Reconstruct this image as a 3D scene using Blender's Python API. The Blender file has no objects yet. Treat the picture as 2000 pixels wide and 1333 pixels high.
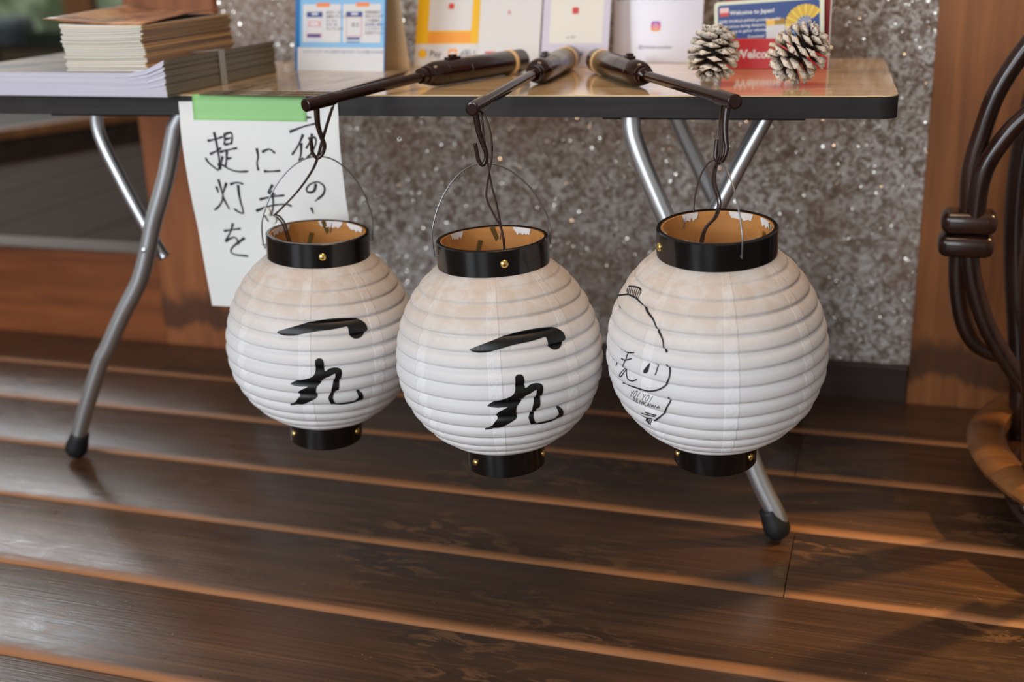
import bpy, bmesh, math, random
from mathutils import Vector, Matrix
random.seed(7)
PI = math.pi
S = bpy.context.scene
C = S.collection

# ------------------------------------------------------------------ camera
cam = bpy.data.cameras.new('camera')
cam.sensor_width = 36.0
cam.lens = 41.4
cam.clip_start = 0.05
cam.dof.use_dof = True
cam.dof.focus_distance = 1.37
cam.dof.aperture_fstop = 2.6
cam.dof.aperture_blades = 9
co = bpy.data.objects.new('camera', cam); C.objects.link(co)
CR, CU, CF = Vector((.9533, .3004, -.0304)), Vector((-.0699, .3174, .9457)), Vector((-.2937, .8995, -.3236))
co.matrix_world = Matrix(((CR.x, CU.x, -CF.x, 0), (CR.y, CU.y, -CF.y, -1.4896), (CR.z, CU.z, -CF.z, .7910), (0, 0, 0, 1)))
S.camera = co
# ------------------------------------------------------------------ world, lights, exposure
w = bpy.data.worlds.new('room_air'); S.world = w; w.use_nodes = True
w.node_tree.nodes['Background'].inputs[0].default_value = (1.0, .92, .84, 1)
w.node_tree.nodes['Background'].inputs[1].default_value = .34
def area(name, loc, target, sx, sy, watts, col, spread=180):
    l = bpy.data.lights.new(name, 'AREA'); l.shape = 'RECTANGLE'; l.size = sx; l.size_y = sy
    l.energy = watts; l.color = col; l.spread = math.radians(spread)
    o = bpy.data.objects.new(name, l); C.objects.link(o); o.location = loc
    o.rotation_euler = (Vector(target) - Vector(loc)).to_track_quat('-Z', 'Y').to_euler()
    return o
# daylight through the entrance doors behind the camera, two leaves
area('entrance_daylight', (-2.5, -3.9, 1.55), (-.6, 0, .35), 1.3, 2.1, 92, (.84, .92, 1.0))
area('entrance_daylight', (-.6, -4.3, 1.55), (-.4, 0, .35), 1.3, 2.1, 60, (.88, .94, 1.0))
# daylight window of the raised room, behind and to the left
area('room_window_daylight', (-4.3, 2.75, 2.5), (-1.0, -.3, .0), 1.3, 1.1, 52, (.92, .96, 1.0))
# warm ceiling lamp
area('ceiling_lamp', (-.15, -.15, 2.5), (-.2, -.1, 0), .7, .7, 15, (1.0, .68, .42))
sp = bpy.data.lights.new('warm_spot', 'SPOT'); sp.energy = 105; sp.color = (1.0, .62, .22); sp.spot_size = math.radians(29); sp.spot_blend = .6; sp.shadow_soft_size = .03
so = bpy.data.objects.new('warm_spot', sp); C.objects.link(so); so.location = (.95, .58, 1.35)
so.rotation_euler = (Vector((.21, -.02, 0)) - Vector(so.location)).to_track_quat('-Z', 'Y').to_euler()
vs = S.view_settings
vs.view_transform = 'Standard'; vs.look = 'None'; vs.gamma = 1.0; vs.use_curve_mapping = False
vs.exposure = -0.05

# ------------------------------------------------------------------ helpers: nodes and materials
def lin(c):
    return tuple(((x / 255) / 12.92 if x <= 10 else ((x / 255 + .055) / 1.055) ** 2.4) for x in c) + (1,)
MATS = {}
class NT:
    def __init__(s, m): s.t = m.node_tree; s.n = s.t.nodes; s.l = s.t.links
    def new(s, typ, **kw):
        n = s.n.new(typ)
        for k, v in kw.items(): setattr(n, k, v)
        return n
    def link(s, a, b): s.l.new(a, b)
    def coords(s, kind='Object', scale=(1, 1, 1), loc=None, rot=None):
        tc = s.new('ShaderNodeTexCoord'); mp = s.new('ShaderNodeMapping'); mp.inputs['Scale'].default_value = scale
        if rot: mp.inputs['Rotation'].default_value = rot
        s.link(tc.outputs[kind], mp.inputs['Vector'])
        return mp
    def noise(s, vec, scale=1, detail=4, rough=.5, dist=0):
        n = s.new('ShaderNodeTexNoise'); n.inputs['Scale'].default_value = scale; n.inputs['Detail'].default_value = detail
        n.inputs['Roughness'].default_value = rough; n.inputs['Distortion'].default_value = dist
        s.link(vec, n.inputs['Vector']); return n.outputs['Fac']
    def ramp(s, fac, stops, interp='LINEAR'):
        r = s.new('ShaderNodeValToRGB'); r.color_ramp.interpolation = interp
        el = r.color_ramp.elements
        while len(el) > 1: el.remove(el[-1])
        el[0].position, el[0].color = stops[0]
        for p, c in stops[1:]:
            e = el.new(p); e.color = c
        s.link(fac, r.inputs[0]); return r.outputs[0]
    def math(s, op, a, b=None, c=None, clamp=False):
        n = s.new('ShaderNodeMath', operation=op); n.use_clamp = clamp
        for i, v in enumerate((a, b, c)):
            if v is None: continue
            if isinstance(v, (int, float)): n.inputs[i].default_value = v
            else: s.link(v, n.inputs[i])
        return n.outputs[0]
    def mapr(s, v, a, b, c=0, d=1, smooth=True):
        n = s.new('ShaderNodeMapRange'); n.interpolation_type = 'SMOOTHSTEP' if smooth else 'LINEAR'
        s.link(v, n.inputs[0])
        for i, q in enumerate((a, b, c, d)): n.inputs[1 + i].default_value = q
        return n.outputs[0]
    def mix(s, fac, a, b, mode='MIX'):
        n = s.new('ShaderNodeMix', data_type='RGBA', blend_type=mode)
        if isinstance(fac, (int, float)): n.inputs[0].default_value = fac
        else: s.link(fac, n.inputs[0])
        for i, v in ((6, a), (7, b)):
            if isinstance(v, tuple): n.inputs[i].default_value = v
            else: s.link(v, n.inputs[i])
        return n.outputs[2]
    def bump(s, h, strength, dist=.001):
        n = s.new('ShaderNodeBump'); n.inputs['Strength'].default_value = strength; n.inputs['Distance'].default_value = dist
        s.link(h, n.inputs['Height']); return n.outputs[0]
def mat(name, col=(128, 128, 128), rough=.5, metal=0, spec=.5, coat=0, alpha=1, trans=0, ior=1.45, emit=None, estr=0):
    if name in MATS: return MATS[name]
    m = bpy.data.materials.new(name); m.use_nodes = True
    b = m.node_tree.nodes['Principled BSDF']
    b.inputs['Base Color'].default_value = lin(col); b.inputs['Roughness'].default_value = rough
    b.inputs['Metallic'].default_value = metal; b.inputs['Specular IOR Level'].default_value = spec
    b.inputs['Coat Weight'].default_value = coat; b.inputs['Coat Roughness'].default_value = .08
    b.inputs['Alpha'].default_value = alpha; b.inputs['Transmission Weight'].default_value = trans; b.inputs['IOR'].default_value = ior
    if emit: b.inputs['Emission Color'].default_value = lin(emit); b.inputs['Emission Strength'].default_value = estr
    MATS[name] = m; return m
def pb(m): return m.node_tree.nodes['Principled BSDF']
def wood(name, dark, light, axis='X', scale=1.0, rough=.45, coat=0, bump=.15, spec=.5, rnd=True):
    """long grained wood; axis is the direction of the grain in object space"""
    m = mat(name, rough=rough, coat=coat, spec=spec); t = NT(m)
    sc = {'X': (1.2, 22, 22), 'Y': (22, 1.2, 22), 'Z': (22, 22, 1.2)}[axis]
    mp = t.coords('Object', tuple(v * scale for v in sc))
    if rnd:
        oi = t.new('ShaderNodeObjectInfo'); cx = t.new('ShaderNodeCombineXYZ')
        for i in range(3): t.link(t.math('MULTIPLY', oi.outputs['Random'], 37.0 + 11 * i), cx.inputs[i])
        t.link(cx.outputs[0], mp.inputs['Location'])
    a = t.noise(mp.outputs[0], 1.0, 6, .6, 1.2)
    b = t.noise(mp.outputs[0], 5.0, 3, .6, .3)
    f = t.math('ADD', t.math('MULTIPLY', a, .7), t.math('MULTIPLY', b, .3))
    col = t.ramp(f, [(.33, lin(dark)), (.66, lin(light))])
    t.link(col, pb(m).inputs['Base Color'])
    t.link(t.bump(f, bump, .002), pb(m).inputs['Normal'])
    return m

# ------------------------------------------------------------------ helpers: geometry
def obj(name, vf, m=None, parent=None, smooth=False, loc=(0, 0, 0), rot=(0, 0, 0), ang=None):
    v, f = vf[0], vf[1]
    me = bpy.data.meshes.new(name); me.from_pydata([tuple(p) for p in v], [], [tuple(q) for q in f]); me.update()
    bm = bmesh.new(); bm.from_mesh(me); bmesh.ops.recalc_face_normals(bm, faces=bm.faces[:]); bm.to_mesh(me); bm.free()
    return link(name, me, m, parent, smooth, loc, rot)
def link(name, me, m=None, parent=None, smooth=False, loc=(0, 0, 0), rot=(0, 0, 0)):
    if m: me.materials.append(m)
    if smooth:
        for p in me.polygons: p.use_smooth = True
        if smooth != 'all':
            try: me.set_sharp_from_angle(angle=math.radians(38))
            except Exception: pass
    o = bpy.data.objects.new(name, me); C.objects.link(o)
    o.parent = parent; o.location = loc; o.rotation_euler = rot
    return o
def tag(o, label, cat, group=None):
    o['label'] = label; o['category'] = cat
    if group: o['group'] = group
    return o
def thing(name, label, cat, loc=(0, 0, 0), rotz=0, group=None):
    o = bpy.data.objects.new(name, None); C.objects.link(o); o.empty_display_size = .05
    o.location = loc; o.rotation_euler = (0, 0, rotz)
    return tag(o, label, cat, group)
def struct(o):
    o['kind'] = 'structure'; return o
def join(*parts):
    V, F = [], []
    for v, f in parts:
        n = len(V); V += list(v); F += [tuple(i + n for i in q) for q in f]
    return V, F
def box(x0, x1, y0, y1, z0, z1):
    v = [(x, y, z) for x in (x0, x1) for y in (y0, y1) for z in (z0, z1)]
    f = [(0, 1, 3, 2), (4, 6, 7, 5), (0, 4, 5, 1), (2, 3, 7, 6), (0, 2, 6, 4), (1, 5, 7, 3)]
    return v, f
def bbox(x0, x1, y0, y1, z0, z1, bev=.002, seg=2):
    bm = bmesh.new(); v, f = box(x0, x1, y0, y1, z0, z1)
    vs_ = [bm.verts.new(p) for p in v]
    for q in f: bm.faces.new([vs_[i] for i in q])
    bmesh.ops.recalc_face_normals(bm, faces=bm.faces[:])
    bmesh.ops.bevel(bm, geom=bm.edges[:], offset=bev, segments=seg, affect='EDGES', profile=.5)
    bm.verts.index_update()
    r = ([tuple(p.co) for p in bm.verts], [tuple(p.index for p in q.verts) for q in bm.faces]); bm.free(); return r
def catmull(pts, n=6, closed=False):
    P = [Vector(p) for p in pts]
    if len(P) < 3: return P
    out = []
    N = len(P)
    rng = N if closed else N - 1
    for i in range(rng):
        a = P[(i - 1) % N] if (closed or i > 0) else P[0] * 2 - P[1]
        b = P[i % N]; c = P[(i + 1) % N]
        d = P[(i + 2) % N] if (closed or i + 2 < N) else P[-1] * 2 - P[-2]
        for k in range(n):
            t = k / n
            out.append(.5 * ((2 * b) + (c - a) * t + (2 * a - 5 * b + 4 * c - d) * t * t + (3 * b - a - 3 * c + d) * t ** 3))
    if not closed: out.append(P[-1])
    return out
def tube(pts, r, ns=12, caps=True):
    P = [Vector(p) for p in pts]; n = len(P)
    R = r if isinstance(r, (list, tuple)) else [r] * n
    T = []
    for i in range(n):
        d = (P[min(i + 1, n - 1)] - P[max(i - 1, 0)]); T.append(d.normalized() if d.length > 1e-9 else Vector((0, 0, 1)))
    u = T[0].orthogonal().normalized(); V = []; F = []
    for i in range(n):
        u = (u - T[i] * u.dot(T[i])).normalized(); w_ = T[i].cross(u)
        for k in range(ns):
            a = 2 * PI * k / ns; V.append(P[i] + (u * math.cos(a) + w_ * math.sin(a)) * R[i])
    for i in range(n - 1):
        for k in range(ns):
            F.append((i * ns + k, i * ns + (k + 1) % ns, (i + 1) * ns + (k + 1) % ns, (i + 1) * ns + k))
    if caps: F.append(tuple(range(ns))[::-1]); F.append(tuple((n - 1) * ns + k for k in range(ns)))
    return V, F
def lathe(prof, ns=48, z0=0, close=False):
    """profile of (r, z) turned about z; theta runs from -y towards +x"""
    V, F = [], []; n = len(prof)
    for (r, z) in prof:
        for k in range(ns):
            a = 2 * PI * k / ns; V.append((r * math.sin(a), -r * math.cos(a), z + z0))
    for i in range(n if close else n - 1):
        j = (i + 1) % n
        for k in range(ns):
            F.append((i * ns + k, i * ns + (k + 1) % ns, j * ns + (k + 1) % ns, j * ns + k))
    if not close:
        if prof[0][0] > 1e-6: F.append(tuple(range(ns)))
        if prof[-1][0] > 1e-6: F.append(tuple((n - 1) * ns + k for k in range(ns)))
    return V, F
def axis_lathe(a, b, prof, ns=32, caps=True):
    """turned body along the line a-b: prof is a list of (distance from a, radius)"""
    A = Vector(a); d = (Vector(b) - A).normalized()
    return tube([A + d * s for s, r in prof], [r for s, r in prof], ns, caps)
def prism(poly, d0, d1, plane='XZ'):
    n = len(poly); V = []
    for d in (d0, d1):
        for (a, b) in poly: V.append((a, d, b) if plane == 'XZ' else (a, b, d))
    F = [tuple(range(n)), tuple(range(2 * n - 1, n - 1, -1))]
    for i in range(n): F.append((i, (i + 1) % n, n + (i + 1) % n, n + i))
    return V, F
def rrect(x0, x1, z0, z1, r, n=4):
    out = []
    for (cx, cz, a0) in ((x1 - r, z1 - r, 0), (x0 + r, z1 - r, 90), (x0 + r, z0 + r, 180), (x1 - r, z0 + r, 270)):
        for k in range(n + 1):
            a = math.radians(a0 + 90 * k / n); out.append((cx + r * math.cos(a), cz + r * math.sin(a)))
    return out
def sub(V, o):
    o = Vector(o); return [Vector(v) - o for v in V]
def copy_tree(o, parent=None):
    c = o.copy(); C.objects.link(c); c.parent = parent
    for ch in list(o.children): copy_tree(ch, c)
    return c
def text(name, body, size, m, parent, u, v, n, align='LEFT', bold=0, rot=0):
    """flat lettering facing -y of its parent, baseline at (u, v)"""
    cu = bpy.data.curves.new(name, 'FONT'); cu.body = body; cu.size = size; cu.align_x = align; cu.resolution_u = 2; cu.offset = bold
    t = bpy.data.objects.new(name, cu); C.objects.link(t)
    dg = bpy.context.evaluated_depsgraph_get(); me = bpy.data.meshes.new_from_object(t.evaluated_get(dg))
    bpy.data.objects.remove(t); bpy.data.curves.remove(cu)
    me.materials.clear()
    return link(name, me, m, parent, False, (u, n, v), (PI / 2, rot, 0))

TY = .054744; TC, TS = math.cos(TY), math.sin(TY)
def TW(x, y, z=0): return Vector((x * TC - y * TS, x * TS + y * TC, z))   # table coordinates -> world
HT = .6            # table top height
WY = .542          # face of the posts
TT = .0278         # table top thickness
TD = .44           # table depth

# ------------------------------------------------------------------ materials
def plank_material():
    m = mat('worn_dark_floorboard', rough=.4); t = NT(m); b = pb(m)
    oi = t.new('ShaderNodeObjectInfo')
    off = t.new('ShaderNodeCombineXYZ')
    for i, k in enumerate((41.0, 17.0, 0.0)): t.link(t.math('MULTIPLY', oi.outputs['Random'], k), off.inputs[i])
    tc = t.new('ShaderNodeTexCoord'); add = t.new('ShaderNodeVectorMath', operation='ADD')
    t.link(tc.outputs['Object'], add.inputs[0]); t.link(off.outputs[0], add.inputs[1])
    def sc(v):
        mp = t.new('ShaderNodeMapping'); mp.inputs['Scale'].default_value = v; t.link(add.outputs[0], mp.inputs[0]); return mp.outputs[0]
    g1 = t.noise(sc((.9, 26, 1)), 1, 5, .62, 1.6)
    g2 = t.noise(sc((2.0, 230, 1)), 1, 3, .55, .5)
    big = t.noise(sc((2.2, 5, 1)), 1, 3, .5, .4)
    scr = t.noise(sc((16, 48, 1)), 1, 6, .72, 1.2)
    scr2 = t.noise(sc((60, 90, 1)), 1, 3, .6, 2.5)
    grain = t.math('ADD', t.math('MULTIPLY', g1, .50), t.math('MULTIPLY', g2, .50))
    base = t.ramp(grain, [(.30, lin((48, 32, 22))), (.50, lin((82, 56, 37))), (.70, lin((114, 80, 53)))])
    base = t.mix(t.mapr(big, .35, .7), base, lin((56, 42, 34)))
    wear = t.math('MULTIPLY', t.mapr(big, .46, .66), t.mapr(scr, .49, .60))
    base = t.mix(t.math('MULTIPLY', wear, .75), base, lin((128, 92, 62)))
    fleck = t.math('MULTIPLY', t.mapr(scr2, .66, .72), t.mapr(scr, .46, .58))
    base = t.mix(t.math('MULTIPLY', fleck, .7), base, lin((170, 118, 72)))
    sep = t.new('ShaderNodeSeparateXYZ'); t.link(tc.outputs['Object'], sep.inputs[0])
    en = t.noise(sc((5, 60, 1)), 1, 4, .6, .5)
    ey = t.math('ADD', sep.outputs['Y'], t.math('MULTIPLY', t.math('SUBTRACT', en, .5), .026))
    edge = t.mapr(ey, .024, .006)
    base = t.mix(t.math('MULTIPLY', edge, .93), base, t.mix(en, lin((140, 90, 54)), lin((188, 132, 88))))
    t.link(base, b.inputs['Base Color'])
    rr = t.math('ADD', t.math('MULTIPLY', scr, .35), t.math('ADD', .15, t.math('MULTIPLY', edge, .25)))
    t.link(rr, b.inputs['Roughness'])
    h = t.math('ADD', grain, t.math('MULTIPLY', scr, .5))
    t.link(t.bump(h, .34, .002), b.inputs['Normal'])
    b.inputs['Specular IOR Level'].default_value = .5
    return m
M_plank = plank_material()
M_gap = mat('dark_gap', (10, 7, 5), .9)

def plaster_material():
    m = mat('mottled_fibre_plaster', rough=.85, spec=.3); t = NT(m); b = pb(m)
    mp = t.coords('Object', (1, 1, 1))
    a = t.noise(mp.outputs[0], 66, 3, .55, 1.4)
    c = t.noise(mp.outputs[0], 140, 3, .6, 2.0)
    big = t.noise(mp.outputs[0], 5, 3, .5)
    f = t.math('ADD', t.math('MULTIPLY', a, .7), t.math('MULTIPLY', c, .3))
    col = t.ramp(f, [(.40, lin((122, 106, 95))), (.49, lin((164, 153, 146))), (.58, lin((216, 216, 216)))])
    col = t.mix(t.mapr(big, .42, .66), col, t.mix(.55, col, lin((146, 122, 106))))
    t.link(col, b.inputs['Base Color'])
    t.link(t.bump(f, .5, .004), b.inputs['Normal'])
    return m
M_plaster = plaster_material()
M_mica = mat('mica_flake', (255, 250, 240), .22, metal=1)
M_post = wood('reddish_cedar_post', (112, 62, 32), (164, 98, 54), 'Z', .8, .5, rnd=False)
M_post2 = wood('orange_cedar_post', (116, 68, 34), (168, 106, 56), 'Z', .8, .5, rnd=False)
def foot_stain(m):
    t = NT(m); b = pb(m); src = b.inputs['Base Color'].links[0].from_socket
    tc = t.new('ShaderNodeTexCoord'); sep = t.new('ShaderNodeSeparateXYZ'); t.link(tc.outputs['Object'], sep.inputs[0])
    n = t.noise(t.coords('Object', (14, 14, 5)).outputs[0], 1, 4, .6, .6)
    zz = t.math('ADD', sep.outputs['Z'], t.math('MULTIPLY', t.math('SUBTRACT', n, .5), .10))
    f = t.math('MULTIPLY', t.mapr(zz, .030, .050), t.mapr(zz, .125, .085))
    t.link(t.mix(t.math('MULTIPLY', f, .72), src, lin((44, 27, 19))), b.inputs['Base Color'])
foot_stain(M_post); foot_stain(M_post2)
M_sill = wood('dark_sill_wood', (40, 28, 22), (62, 44, 36), 'X', .8, .45)
M_riser = wood('red_brown_riser_wood', (84, 44, 22), (150, 84, 44), 'X', .7, .42)
M_thresh = wood('grey_worn_threshold', (74, 64, 58), (104, 92, 84), 'X', .8, .6, spec=.3)
M_room = wood('brown_room_board', (44, 31, 22), (66, 47, 34), 'Y', .8, .75, spec=.15)
M_roomdark = wood('dark_room_wood', (30, 20, 14), (52, 34, 22), 'Y', .8, .6)
M_frame = wood('door_frame_wood', (96, 60, 32), (140, 92, 52), 'Z', .8, .5)

M_steel = mat('chromed_steel_tube', (216, 220, 224), .33, metal=.92)
M_rubber = mat('black_rubber', (22, 22, 24), .55)
def edge_band():
    m = mat('scuffed_charcoal_edge_band', (46, 43, 44), .5, spec=.3); t = NT(m); b = pb(m)
    mp = t.coords('Object', (30, 30, 30)); n = t.noise(mp.outputs[0], 1, 5, .65, .6)
    mp2 = t.coords('Object', (6, 6, 120)); n2 = t.noise(mp2.outputs[0], 1, 3, .6)
    t.link(t.ramp(t.math('MULTIPLY', t.math('ADD', n, n2), .5), [(.35, lin((33, 29, 29))), (.7, lin((50, 46, 45)))]), b.inputs['Base Color'])
    t.link(t.mapr(n, .3, .7, .40, .58), b.inputs['Roughness'])
    return m
M_band = edge_band()
def table_top():
    m = mat('glossy_tan_wood_laminate', rough=.09, spec=.6, coat=.5); t = NT(m); b = pb(m)
    mp = t.coords('Object', (2.4, 16, 1)); n = t.noise(mp.outputs[0], 1.6, 6, .62, .8)
    mp2 = t.coords('Object', (3.2, 9, 1)); n2 = t.noise(mp2.outputs[0], 1, 3, .5, .4)
    col = t.ramp(n, [(.32, lin((222, 180, 128))), (.52, lin((238, 204, 156))), (.70, lin((244, 216, 174)))])
    col = t.mix(t.math('MULTIPLY', t.mapr(n2, .60, .70), .5), col, lin((138, 122, 84)))
    t.link(col, b.inputs['Base Color'])
    return m
M_top = table_top()

# ------------------------------------------------------------------ floor: single boards on a dark bed
floor = struct(obj('floor', box(-5.2, 2.6, -3.2, WY + .35, -.06, -.016), M_gap))
SEAMS = [.542, .3672, .1944, .0169, -.1611, -.3393, -.5247, -.705, -.885, -1.065, -1.245, -1.425, -1.605, -1.785, -1.965, -2.145, -2.325, -2.505, -2.685, -2.865, -3.045]
JOINTS = [[-1.3474, .9], [-1.95, -.1025], [-1.3585, .75], [-.0869, -2.3], [-2.0, .7], [-1.75, .55], [-2.2, .35], [-1.4, .9], [-2.4, .2], [-1.2, 1.0]]
def plank_mesh(length, width):
    # cross-section in y-z: worn rounded front edge (y = 0), crisp back edge
    sec = [(0.0012, -.016), (.0012, -.005), (.0022, -.0028), (.0050, -.0012), (.0095, -.0004), (.016, 0), (width - .004, 0), (width - .002, -.0008), (width - .0012, -.0024), (width - .0012, -.016)]
    n = len(sec); V = []
    for x in (.0006, length - .0006):
        for (y, z) in sec: V.append((x, y, z))
    F = [(i, i + 1, n + i + 1, n + i) for i in range(n - 1)] + [tuple(range(n)), tuple(range(2 * n - 1, n - 1, -1))]
    return V, F
for r in range(len(SEAMS) - 1):
    y1, y0 = SEAMS[r], SEAMS[r + 1]
    xs = [-5.0] + sorted(JOINTS[r % len(JOINTS)]) + [2.5]
    for i in range(len(xs) - 1):
        o = obj('floorboard', plank_mesh(xs[i + 1] - xs[i], y1 - y0), M_plank, floor, 'sharp', (xs[i], y0, random.uniform(-.0006, .0006)))

# ------------------------------------------------------------------ back wall, posts, sill
wall = struct(obj('wall_back', box(-1.26, .10, WY + .016, WY + .10, .0, 2.4), M_plaster))
def flakes(n, x0, x1, z0, z1, y):
    V, F = [], []
    for i in range(n):
        c = Vector((random.uniform(x0, x1), y - .0012, random.uniform(z0, z1)))
        s = random.uniform(.0006, .0015) * (1.5 if random.random() < .08 else 1)
        nrm = Vector((random.gauss(0, .38), -1, random.gauss(0, .38))).normalized()
        u = nrm.orthogonal().normalized(); q = nrm.cross(u); k = len(V); a0 = random.uniform(0, PI)
        for j in range(5):
            a = a0 + j * 2 * PI / 5; V.append(c + (u * math.cos(a) + q * math.sin(a)) * s)
        F.append(tuple(range(k, k + 5)))
    return V, F
fl = obj('mica_flakes', flakes(14000, -1.235, .0597, .065, .85, WY + .016), M_mica, wall); fl['kind'] = 'stuff'
struct(obj('trim_1', bbox(-1.2355, .0597, WY - .0005, WY + .03, -.006, .064, .003), M_sill))
struct(obj('trim_2', bbox(-1.4343, -1.2355, WY - .001, WY + .13, -.006, 2.4, .003), M_post))
struct(obj('trim_3', bbox(.0597, .246, WY - .001, WY + .13, -.006, 2.4, .003), M_post2))
struct(obj('wall_right', box(.246, 2.6, WY + .12, WY + .20, -.02, 2.4), M_plaster))
struct(obj('trim_4', bbox(.246, 2.6, WY + .085, WY + .119, -.006, .064, .003), M_sill))

# ------------------------------------------------------------------ raised room at the left
SZ = .1975
struct(obj('trim_5', bbox(-4.9, -1.4353, WY + .002, WY + .035, -.006, SZ - .004, .003), M_riser))
room = struct(obj('wall_room_sub_base', box(-7.5, -1.26, WY + .13, 6.2, -.06, SZ - .022), M_gap)); room.name = 'floor_room'
obj('threshold_board', bbox(-4.9, -1.4353, WY - .004, WY + .072, SZ - .004, SZ + .0, .0015), M_thresh, room)
for i in range(22):
    x = -7.0 + i * .265
    obj('room_board', bbox(x, x + .262, WY + .074, 6.1, SZ - .02, SZ - .004, .002), M_room, room)
# low platform step running into the room, with a lit edge bar
dx, dy = .1246, .2861; L_ = math.hypot(dx, dy); ang = math.atan2(dy, dx)
plat = thing('platform_step', 'low dark wooden platform step with a paler edge bar in the raised room', 'step', (-2.62, 1.38, SZ - .004), ang)
obj('riser', box(-.6, 3.4, .012, .05, 0, .062), M_roomdark, plat)
obj('edge_bar', bbox(-.6, 3.4, -.004, .06, .062, .092, .004), M_frame, plat)
obj('deck', box(-.6, 3.4, .06, 1.6, .0, .088), M_roomdark, plat)
# glazed sliding door at the back of the room
GY = 3.6
wn = struct(obj('window_1', join(box(-7.2, -2.2, GY, GY + .05, SZ - .004, SZ + .06)), M_frame))
M_glass = mat('window_glass', (240, 246, 244), .02, trans=1, ior=1.02)
for (x0, x1) in ((-4.92, -4.78), (-3.93, -3.77), (-2.85, -2.72), (-6.1, -5.97)):
    obj('stile', bbox(x0, x1, GY - .012, GY + .045, SZ - .004, 2.3, .003), M_frame, wn)
for (x0, x1) in ((-5.97, -4.92), (-4.78, -3.93), (-3.77, -2.85)):
    obj('pane', box(x0, x1, GY + .012, GY + .018, SZ + .06, 2.25), M_glass, wn)
obj('top_rail', bbox(-7.2, -2.2, GY, GY + .05, 2.25, 2.35, .003), M_frame, wn)
def garden():
    m = mat('pale_green_garden_wall', (150, 158, 132), .9); t = NT(m)
    n = t.noise(t.coords('Object', (1, 1, 1)).outputs[0], 2.2, 4, .6, .4)
    t.link(t.ramp(n, [(.4, lin((96, 108, 80))), (.62, lin((190, 198, 172)))]), pb(m).inputs['Base Color'])
    return m
struct(obj('wall_garden', box(-9.0, -3.0, 5.75, 5.9, 0, 2.6), garden()))
gl = area('garden_daylight', (-6.0, 4.2, 2.6), (-6.0, 5.6, .6), 2.5, .6, 42, (.95, 1, .95))
# things stored behind the glass
M_nv = mat('navy_box', (48, 54, 88), .6); M_pw = mat('pale_box', (150, 156, 160), .6); M_dg = mat('dark_green_box', (46, 56, 44), .7); M_gb = mat('grey_box', (92, 98, 108), .6)
shelf = thing('low_shelf', 'low dark wooden shelf seen blurred behind the glass door', 'shelf', (-5.2, 4.15, SZ - .004))
obj('shelf_board', bbox(-1.0, 1.5, -.16, .16, .10, .125, .003), M_roomdark, shelf)
obj('shelf_board', bbox(-1.0, 1.5, -.16, .16, .0, .025, .003), M_roomdark, shelf)
for x in (-1.0, .2, 1.47): obj('upright', bbox(x, x + .03, -.16, .16, .025, .10, .002), M_roomdark, shelf)
def storage_box(x, y, z, sx, sy, sz, m, label):
    t = thing('storage_box', label, 'box', (x, y, z))
    obj('body', bbox(-sx / 2, sx / 2, -sy / 2, sy / 2, 0, sz * .8, .004), m, t)
    obj('lid', bbox(-sx / 2 - .004, sx / 2 + .004, -sy / 2 - .004, sy / 2 + .004, sz * .8 + .0004, sz, .004), m, t)
SB = SZ - .004 + .1255
storage_box(-5.06, 4.12, SB, .24, .22, .16, M_nv, 'navy blue box behind the glass door, nearest the left picture edge')
storage_box(-4.74, 4.12, SB, .22, .22, .10, M_gb, 'grey blue box behind the glass door beside the navy box')
storage_box(-4.42, 4.12, SB, .26, .2, .07, M_dg, 'low dark green box behind the glass door next to the wooden stile')
storage_box(-4.70, 4.12, SB + .1004, .16, .16, .045, M_pw, 'small pale box on top of the grey blue box behind the glass')

# ------------------------------------------------------------------ folding table
TX0, TX1 = -1.50, .0078
tcx, tcy = (TX0 + TX1) / 2, TD / 2
table = thing('folding_table', 'long folding table with glossy tan top, charcoal edge and chromed tube legs', 'table', TW(tcx, tcy, 0), TY)
def tl(p): return (p[0] - tcx, p[1] - tcy, p[2])
def rounded(x0, x1, y0, y1, r, n=8):
    return rrect(x0, x1, y0, y1, r, n)
oc = rounded(TX0 - tcx, TX1 - tcx, -TD / 2, TD / 2, .022)
obj('edge_band', prism(oc, HT - TT, HT - .0016, 'XY'), M_band, table, 'sharp')
ic = rounded(TX0 - tcx + .0006, TX1 - tcx - .0006, -TD / 2 + .0006, TD / 2 - .0006, .0215)
obj('top_laminate', prism(ic, HT - .0016, HT, 'XY'), M_top, table, 'sharp')
LEGL = [(-.9631, .04, .5722), (-.9779, .0405, .5513), (-.9842, .0409, .5372), (-1.0083, .0427, .4722), (-1.0381, .0445, .4072), (-1.0542, .0456, .3654), (-1.0776, .0469, .3127), (-1.1152, .0483, .2579), (-1.1525, .0497, .1988), (-1.1686, .0502, .1753), (-1.2018, .0518, .1095), (-1.2247, .0528, .0616), (-1.2386, .0536, .0274), (-1.2462, .054, .014)]
LEGR = [(-.3202, .04, .5722), (-.3172, .0381, .5441), (-.3024, .0344, .5041), (-.2721, .0284, .438), (-.2207, .0185, .3274), (-.1844, .0083, .2101), (-.1419, -.0014, .0959), (-.1121, -.0064, .0364), (-.1061, -.008, .014)]
LEGLR = [(x + .175 * (1 - z / .57), .385 + .02 * (1 - z / .57), z) for x, y, z in LEGL]
LEGRR = [(x + .012, .345 + .067 * (1 - z / .57), z) for x, y, z in LEGR]
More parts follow.
